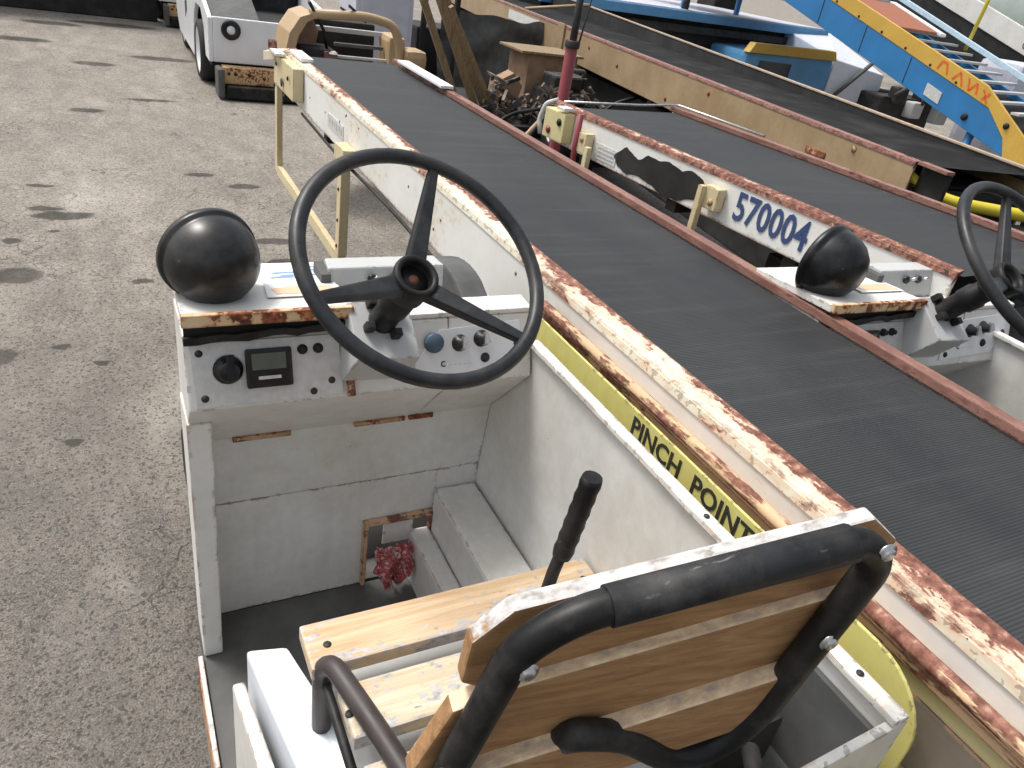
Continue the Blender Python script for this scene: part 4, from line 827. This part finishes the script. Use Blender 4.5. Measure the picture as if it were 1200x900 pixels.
ring = [Vector((1.40, 5.95, 1.44)) + Vector((.19 * math.cos(2 * math.pi * i / 40), .10 * math.sin(2 * math.pi * i / 40), .06 * math.sin(2 * math.pi * i / 40) - .02 * math.cos(2 * math.pi * i / 40))) for i in range(40)]
MB().tube([(1.60, 5.98, 1.40), (1.74, 5.98, 1.33), (1.80, 6.0, 1.37)], .008, 8).build('cable', 'black', bv)
MB().box(1.46, 1.985, 6.35, 6.60, .80, 1.27, .02).build('interior_shade_box', 'dark', bv)  # near-black box added to make the space behind the bars look shaded
MB().tube([(1.66, 5.97, 1.42), (1.80, 5.99, 1.32)], .010, 8).build('control_rod', 'black', bv)
MB().box(1.50, 1.60, 6.0, 6.1, 1.02, 1.09, .01).build('valve_block', 'rail', bv)
bolt('chrome_knob', (1.56, 5.98, 1.08), (0, 0, 1), .022, bv, 'decal')
MB().box(1.32, 1.60, 6.02, 6.5, .95, 1.10, .03).build('black_battery', 'dark', bv)
MB().box(2.10, 2.28, 5.90, 6.12, 1.02, 1.17, .055).build('side_pad', 'tan', bv)
for y_ in (6.5, 7.2): wheel(bv, 2.02, 2.14, y_, .24, .24); wheel(bv, 2.50, 2.62, y_, .24, .24)
# white cabinet behind it
wc = thing('white_cabinet', (2.4, 8.0, 0), 'pale lavender white metal cabinet behind the beige cart', 'cabinet')
MB().box(2.22, 2.80, 7.75, 8.35, 0.0, 1.50, .02).build('cabinet_body', 'lavender', wc)
MB().box(2.27, 2.75, 7.735, 7.748, .78, 1.42, .004).build('cabinet_door', 'lavender', wc)
MB().box(2.21, 2.82, 7.72, 8.37, 1.502, 1.53, .006).build('cabinet_top', 'lavender', wc)
bolt('lock', (2.66, 7.734, 1.05), (0, -1, 0), .018, wc, 'dark')

# ---------------------------------------------------------------- dark wall far left
wl = MB().box(-12, .95, 15.0, 15.3, 0, 2.6, .02).build('wall', 'dark', None, (-5, 15.15, 0)); tag(wl, 'long dark wall at the far edge of the asphalt, upper left', 'wall')

# ---------------------------------------------------------------- blue stair truck
st = thing('passenger_stairs', (10.4, 6.4, 0), 'blue mobile boarding stairs with amber upper band and orange painted marks', 'stairs')
yaw = R(-10); pit = R(18)
d = Vector((math.cos(pit) * math.sin(yaw), math.cos(pit) * math.cos(yaw), math.sin(pit))); sdv = Vector((math.cos(yaw), -math.sin(yaw), 0)); upv = sdv.cross(d)
P0 = Vector((9.66, 5.66, .70))
def SP(l, h, s=0): return P0 + d * l + Vector((0, 0, h)) + sdv * s
ab = None
for s0 in (0, 1.58):
    MB().prism([SP(l, h, s0) for l, h in [(-.02, .0), (8.5, .0), (8.5, .35), (.38, .35), (.06, .16)]], sdv * .04, .006).build('stringer', 'blue', st)
    if s0 == 0: ab = MB().prism([SP(l, h, s0 - .006) for l, h in [(-.42, .0), (-.05, -.05), (.06, .165), (.38, .353), (4.55, .353), (4.55, .53), (.5, .55), (-.42, .22)]], sdv * .055, .006).build('amber_band', 'amber', st)
    else: MB().prism([SP(l, h, s0 - .01) for l, h in [(-.6, .52), (8.5, .56), (8.5, .63), (-.6, .59)]], sdv * .06, .006).build('side_rail', 'blue_pale', st)
def stroke(a, b, w_=.028):
    a = Vector((a[0], a[1])); b = Vector((b[0], b[1])); t = (b - a).normalized(); q = Vector((-t.y, t.x)) * w_ / 2
    return [SP(p.x, p.y, -.0085) for p in (a + q, b + q, b - q, a - q)]
sk = [((1.66, .36), (1.60, .49)), ((1.60, .49), (1.50, .50)), ((1.50, .50), (1.44, .36)), ((1.32, .35), (1.20, .50)), ((1.20, .50), (1.10, .34)),
      ((1.02, .50), (.96, .35)), ((.96, .35), (.84, .50)), ((.84, .50), (.80, .36)), ((.70, .48), (.56, .33)), ((.56, .48), (.68, .34))]
sk = [((a[0] * .72 + .02, (a[1] - .42) * .8 + .445), (b[0] * .72 + .02, (b[1] - .42) * .8 + .445)) for a, b in sk]
for i, (a, b) in enumerate(sk): MB().prism(stroke(a, b), sdv * (.0015 + .0002 * i)).build('orange_mark', 'inkorange', ab)
MB().prism([SP(1.02, .06, -.008), SP(1.26, .06, -.008), SP(1.26, .20, -.008), SP(1.02, .20, -.008)], sdv * .006).build('paper_plate', 'label', st)
bolt('stringer_bolt', SP(.62, .12, -.001), -sdv, .03, st, 'dark'); bolt('stringer_bolt', SP(.08, .30, -.008), -sdv, .025, st, 'dark')
f = Vector((d.x, d.y, 0)).normalized()
for i in range(32):
    l = -.25 + i * .26
    a = SP(l, .45, .052); b_ = SP(l, .45, 1.565)
    MB().prism([a, b_, b_ + f * .11, a + f * .11], (0, 0, .030), .004).build('step', 'grey_steel', st)
MB().prism([SP(-.2, .25, .06), SP(8.4, .25, .06), SP(8.4, .28, .06), SP(-.2, .28, .06)], sdv * 1.5).build('under_pan', 'dark', st)
MB().prism([SP(2.0, .505, .10), SP(2.85, .505, .10), SP(2.85, .53, .10), SP(2.0, .53, .10)], sdv * 1.05, .004).build('red_landing_mat', 'redstep', st)
MB().prism([SP(1.95, .505, 1.17), SP(2.9, .505, 1.17), SP(2.9, .54, 1.17), SP(1.95, .54, 1.17)], sdv * .16, .004).build('white_edge_strip', 'decal', st)
MB().tube([SP(1.75, .45, 1.64), SP(1.75, .45, 1.64) + Vector((.12, 0, 1.5))], .026, 10).build('hand_post', 'lemon', st)
for l, s in ((.5, .1), (.5, 1.5), (6, .1), (6, 1.5)):
    q = SP(l, 0, s); MB().tube([(q.x, q.y, q.z), (q.x, q.y, .1)], .05, 10).build('support_leg', 'blue', st)
    MB().lathe([(.0, -.06), (.18, -.06), (.18, .06), (0, .06)], (q.x, q.y, .18), (1, 0, 0), 20).build('wheel', 'tyre', st)
MB().tube([SP(-.45, .05, -.05), SP(-.55, .05, -.05), SP(-.55, .05, 1.7), SP(-.35, .05, 1.7)], .05, 10, .05).build('foot_bar', 'blue', st)
MB().prism([SP(4.56, .3, -.04), SP(8.5, .3, -.04), SP(8.5, .62, -.04), SP(4.56, .50, -.04)], sdv * .09, .01).build('upper_stringer', 'blue', st)
MB().prism([SP(4.40, .10, -.05), SP(4.56, .10, -.05), SP(4.56, .60, -.05), SP(4.40, .60, -.05)], sdv * .05, .01).build('hinge_bracket', 'amber', st)
MB().prism([SP(4.58, .02, -.05), SP(4.66, .02, -.05), SP(4.66, .36, -.05), SP(4.58, .36, -.05)], sdv * .05, .01).build('hinge_plate', 'dark', st)

for i_ in range(9):
    bolt('band_bolt', SP(.9 + .42 * i_, .385, -.008), -sdv, .011, st, 'dark')
for i_ in range(4):
    q0 = SP(1.6 + i_ * .8, .02, -.003); q1 = SP(1.6 + i_ * .8, .34, -.003); MB().prism([q0, q0 + d * .012, q1 + d * .012, q1], sdv * .002).build('panel_seam', 'dark', st)

# ---------------------------------------------------------------- blue cab truck between
tk = thing('service_truck', (10.8, 10.3, 0), 'light blue service truck cab with amber roof edge, under the boarding stairs', 'truck')
MB().hexa([(9.15, 9.9, .25), (11.1, 9.9, .25), (11.1, 11.2, .25), (9.15, 11.2, .25), (9.15, 9.9, 1.12), (11.1, 9.9, 1.16), (11.1, 11.2, 1.16), (9.25, 11.2, 1.12)], .06).build('cab_shell', 'blue_light', tk)
MB().box(9.15, 11.02, 11.0, 11.15, 1.16, 1.2, .01).build('roof_rear', 'dark', tk)
MB().hexa([(9.13, 9.84, 1.12), (11.1, 9.84, 1.15), (11.1, 10.0, 1.15), (9.13, 10.0, 1.12), (9.22, 9.84, 1.27), (11.02, 9.84, 1.30), (11.02, 9.99, 1.30), (9.22, 9.99, 1.27)], .02).build('roof_edge', 'amber', tk)
MB().box(9.45, 10.15, 9.885, 9.91, .72, 1.02, .01).build('window', 'glass', tk)
MB().hexa([(11.12, 9.9, .15), (12.5, 9.9, .15), (12.5, 11.4, .15), (11.12, 11.4, .15), (11.12, 9.9, 1.18), (12.45, 9.9, 1.02), (12.45, 11.4, 1.50), (11.12, 11.4, 1.50)], .02).build('engine_cover', 'whiteplastic', tk)
MB().tube([(11.05, 9.80, .45), (12.0, 9.82, 1.25)], .035, 10).build('strut', 'tyre_grey', tk)
MB().box(12.0, 13.4, 9.4, 10.4, .25, .75, .03).build('machinery_box', 'darkmid', tk)
for i, (x_, y_, z_) in enumerate(((12.2, 9.3, .8), (12.6, 9.2, .6), (12.9, 9.35, .85), (13.2, 9.1, .55))):
    MB().box(x_, x_ + .28, y_, y_ + .2, z_ - .15, z_ + .12, .03).build('valve_box', ('darkmid', 'label', 'dark', 'grey_steel')[i], tk)
MB().tube([(12.0, 9.2, .8), (12.2, 9.1, 1.0), (12.6, 9.1, .95), (12.8, 9.2, .7)], .03, 8, .08).build('hydraulic_hose', 'tyre_grey', tk)
for x_ in (9.4, 12.6):
    MB().lathe([(0, -.1), (.2, -.1), (.38, -.1), (.40, -.06), (.40, .06), (.38, .1), (0, .1)], (x_, 9.95, .40), (0, 1, 0), 28).build('wheel', 'tyre', tk)

# ---------------------------------------------------------------- long platform: white deck with blue edge
dk = thing('flatbed_trailer', (8.5, 12, 0), 'long trailer with white deck, pale blue edge and dark underside, beyond the beige boom', 'trailer')
MB().hexa([(5.4, 10.1, 1.47), (12.2, 11.3, 1.47), (12.0, 14.5, 1.47), (5.2, 13.5, 1.47), (5.4, 10.1, 1.55), (12.2, 11.3, 1.55), (12.0, 14.5, 1.55), (5.2, 13.5, 1.55)], .01).build('deck', 'lavender', dk)
MB().hexa([(5.4, 10.03, 1.40), (12.2, 11.23, 1.40), (12.2, 11.29, 1.40), (5.4, 10.09, 1.40), (5.4, 10.03, 1.53), (12.2, 11.23, 1.53), (12.2, 11.29, 1.53), (5.4, 10.09, 1.53)], .01).build('blue_edge', 'blue_light', dk)
MB().hexa([(5.5, 10.2, .35), (12.1, 11.4, .35), (11.9, 14.3, .35), (5.3, 13.3, .35), (5.5, 10.2, 1.46), (12.1, 11.4, 1.46), (11.9, 14.3, 1.46), (5.3, 13.3, 1.46)], .02).build('underbody', 'dark', dk)
MB().hexa([(5.45, 10.10, 1.22), (12.15, 11.3, 1.22), (12.15, 11.36, 1.22), (5.45, 10.16, 1.22), (5.45, 10.10, 1.33), (12.15, 11.3, 1.33), (12.15, 11.36, 1.33), (5.45, 10.16, 1.33)], .01).build('lower_rail', 'darkmid', dk)
for x_, y_ in ((6.2, 10.5), (11.2, 11.4), (6.2, 13.0), (11.2, 14.0)): MB().lathe([(0, -.1), (.38, -.1), (.38, .1), (0, .1)], (x_, y_, .38), (0, 1, 0), 24).build('wheel', 'tyre', dk)
hy = MB().tube([(8.35, 10.7, 1.55), (8.35, 10.7, 1.75)], .06, 12).build('stake', 'dark', dk)

# ---------------------------------------------------------------- behind the stairs: white boom and grey green aircraft belly
wb = thing('cargo_conveyor', (15, 9, 0), 'long white conveyor boom with black underside sloping down behind the boarding stairs', 'conveyor')
def WP(l, h, s=0): return Vector((13.3, 6.1, .42)) + d * l * 1.0 + Vector((0, 0, h)) + sdv * s
MB().prism([WP(-2, .70), WP(12, .70), WP(12, 1.02), WP(-2, 1.02)], sdv * .1, .01).build('side_frame', 'white', wb)
MB().prism([WP(-2, -.25, .02), WP(12, -.25, .02), WP(12, .695, .02), WP(-2, .695, .02)], sdv * .9, .01).build('underframe', 'dark', wb)
MB().prism([WP(-2, .72, .12), WP(12, .72, .12), WP(12, .9, .12), WP(-2, .9, .12)], sdv * .8, .01).build('belt_bed', 'belt', wb)
MB().lathe([(.045, 0), (.06, 0), (.06, .004), (.045, .004)], WP(2.0, .84, -.001), -sdv, 20).build('round_mark', 'tyre_grey', wb)
for l in (-1, 9): q = WP(l, -.2, .4); MB().box(q.x - .3, q.x + .3, q.y - .3, q.y + .3, .0, max(.2, q.z), .02).build('carriage', 'dark', wb)
af = thing('aircraft', (24, 16, 0), 'grey green aircraft fuselage filling the upper right corner', 'aircraft')
pr_ = [(0, -14), (1.1, -13), (1.7, -11), (2.0, -8), (2.05, -1), (1.8, 1.0), (1.3, 2.4), (.7, 3.1), (0, 3.3)]
MB().lathe(pr_, (24, 16, 2.6), (sdv.x * .0 + d.x, d.y, .0), 64).build('fuselage', 'greygreen', af)
for l in (-6, 0): MB().lathe([(0, -.1), (.45, -.1), (.45, .1), (0, .1)], (23.4 + l * .0, 16 + l, .45), (1, 0, 0), 24).build('landing_wheel', 'tyre', af)
MB().tube([(23.5, 16, .45), (23.8, 16, 1.2)], .08, 10).build('gear_leg', 'grey_steel', af)
MB().tube([(23.5, 10, .45), (23.8, 10, 1.2)], .08, 10).build('gear_leg', 'grey_steel', af)
bcar = MB().box(11.40, 12.5, 6.9, 7.6, .0, 1.66, .12).build('equipment_cover', 'lavender', None, (11.9, 7.2, 0)); tag(bcar, 'rounded pale lavender equipment cover behind the boarding stairs at the right edge', 'cover')
for o in list(S.objects):
    if 'base_point' in o: del o['base_point']
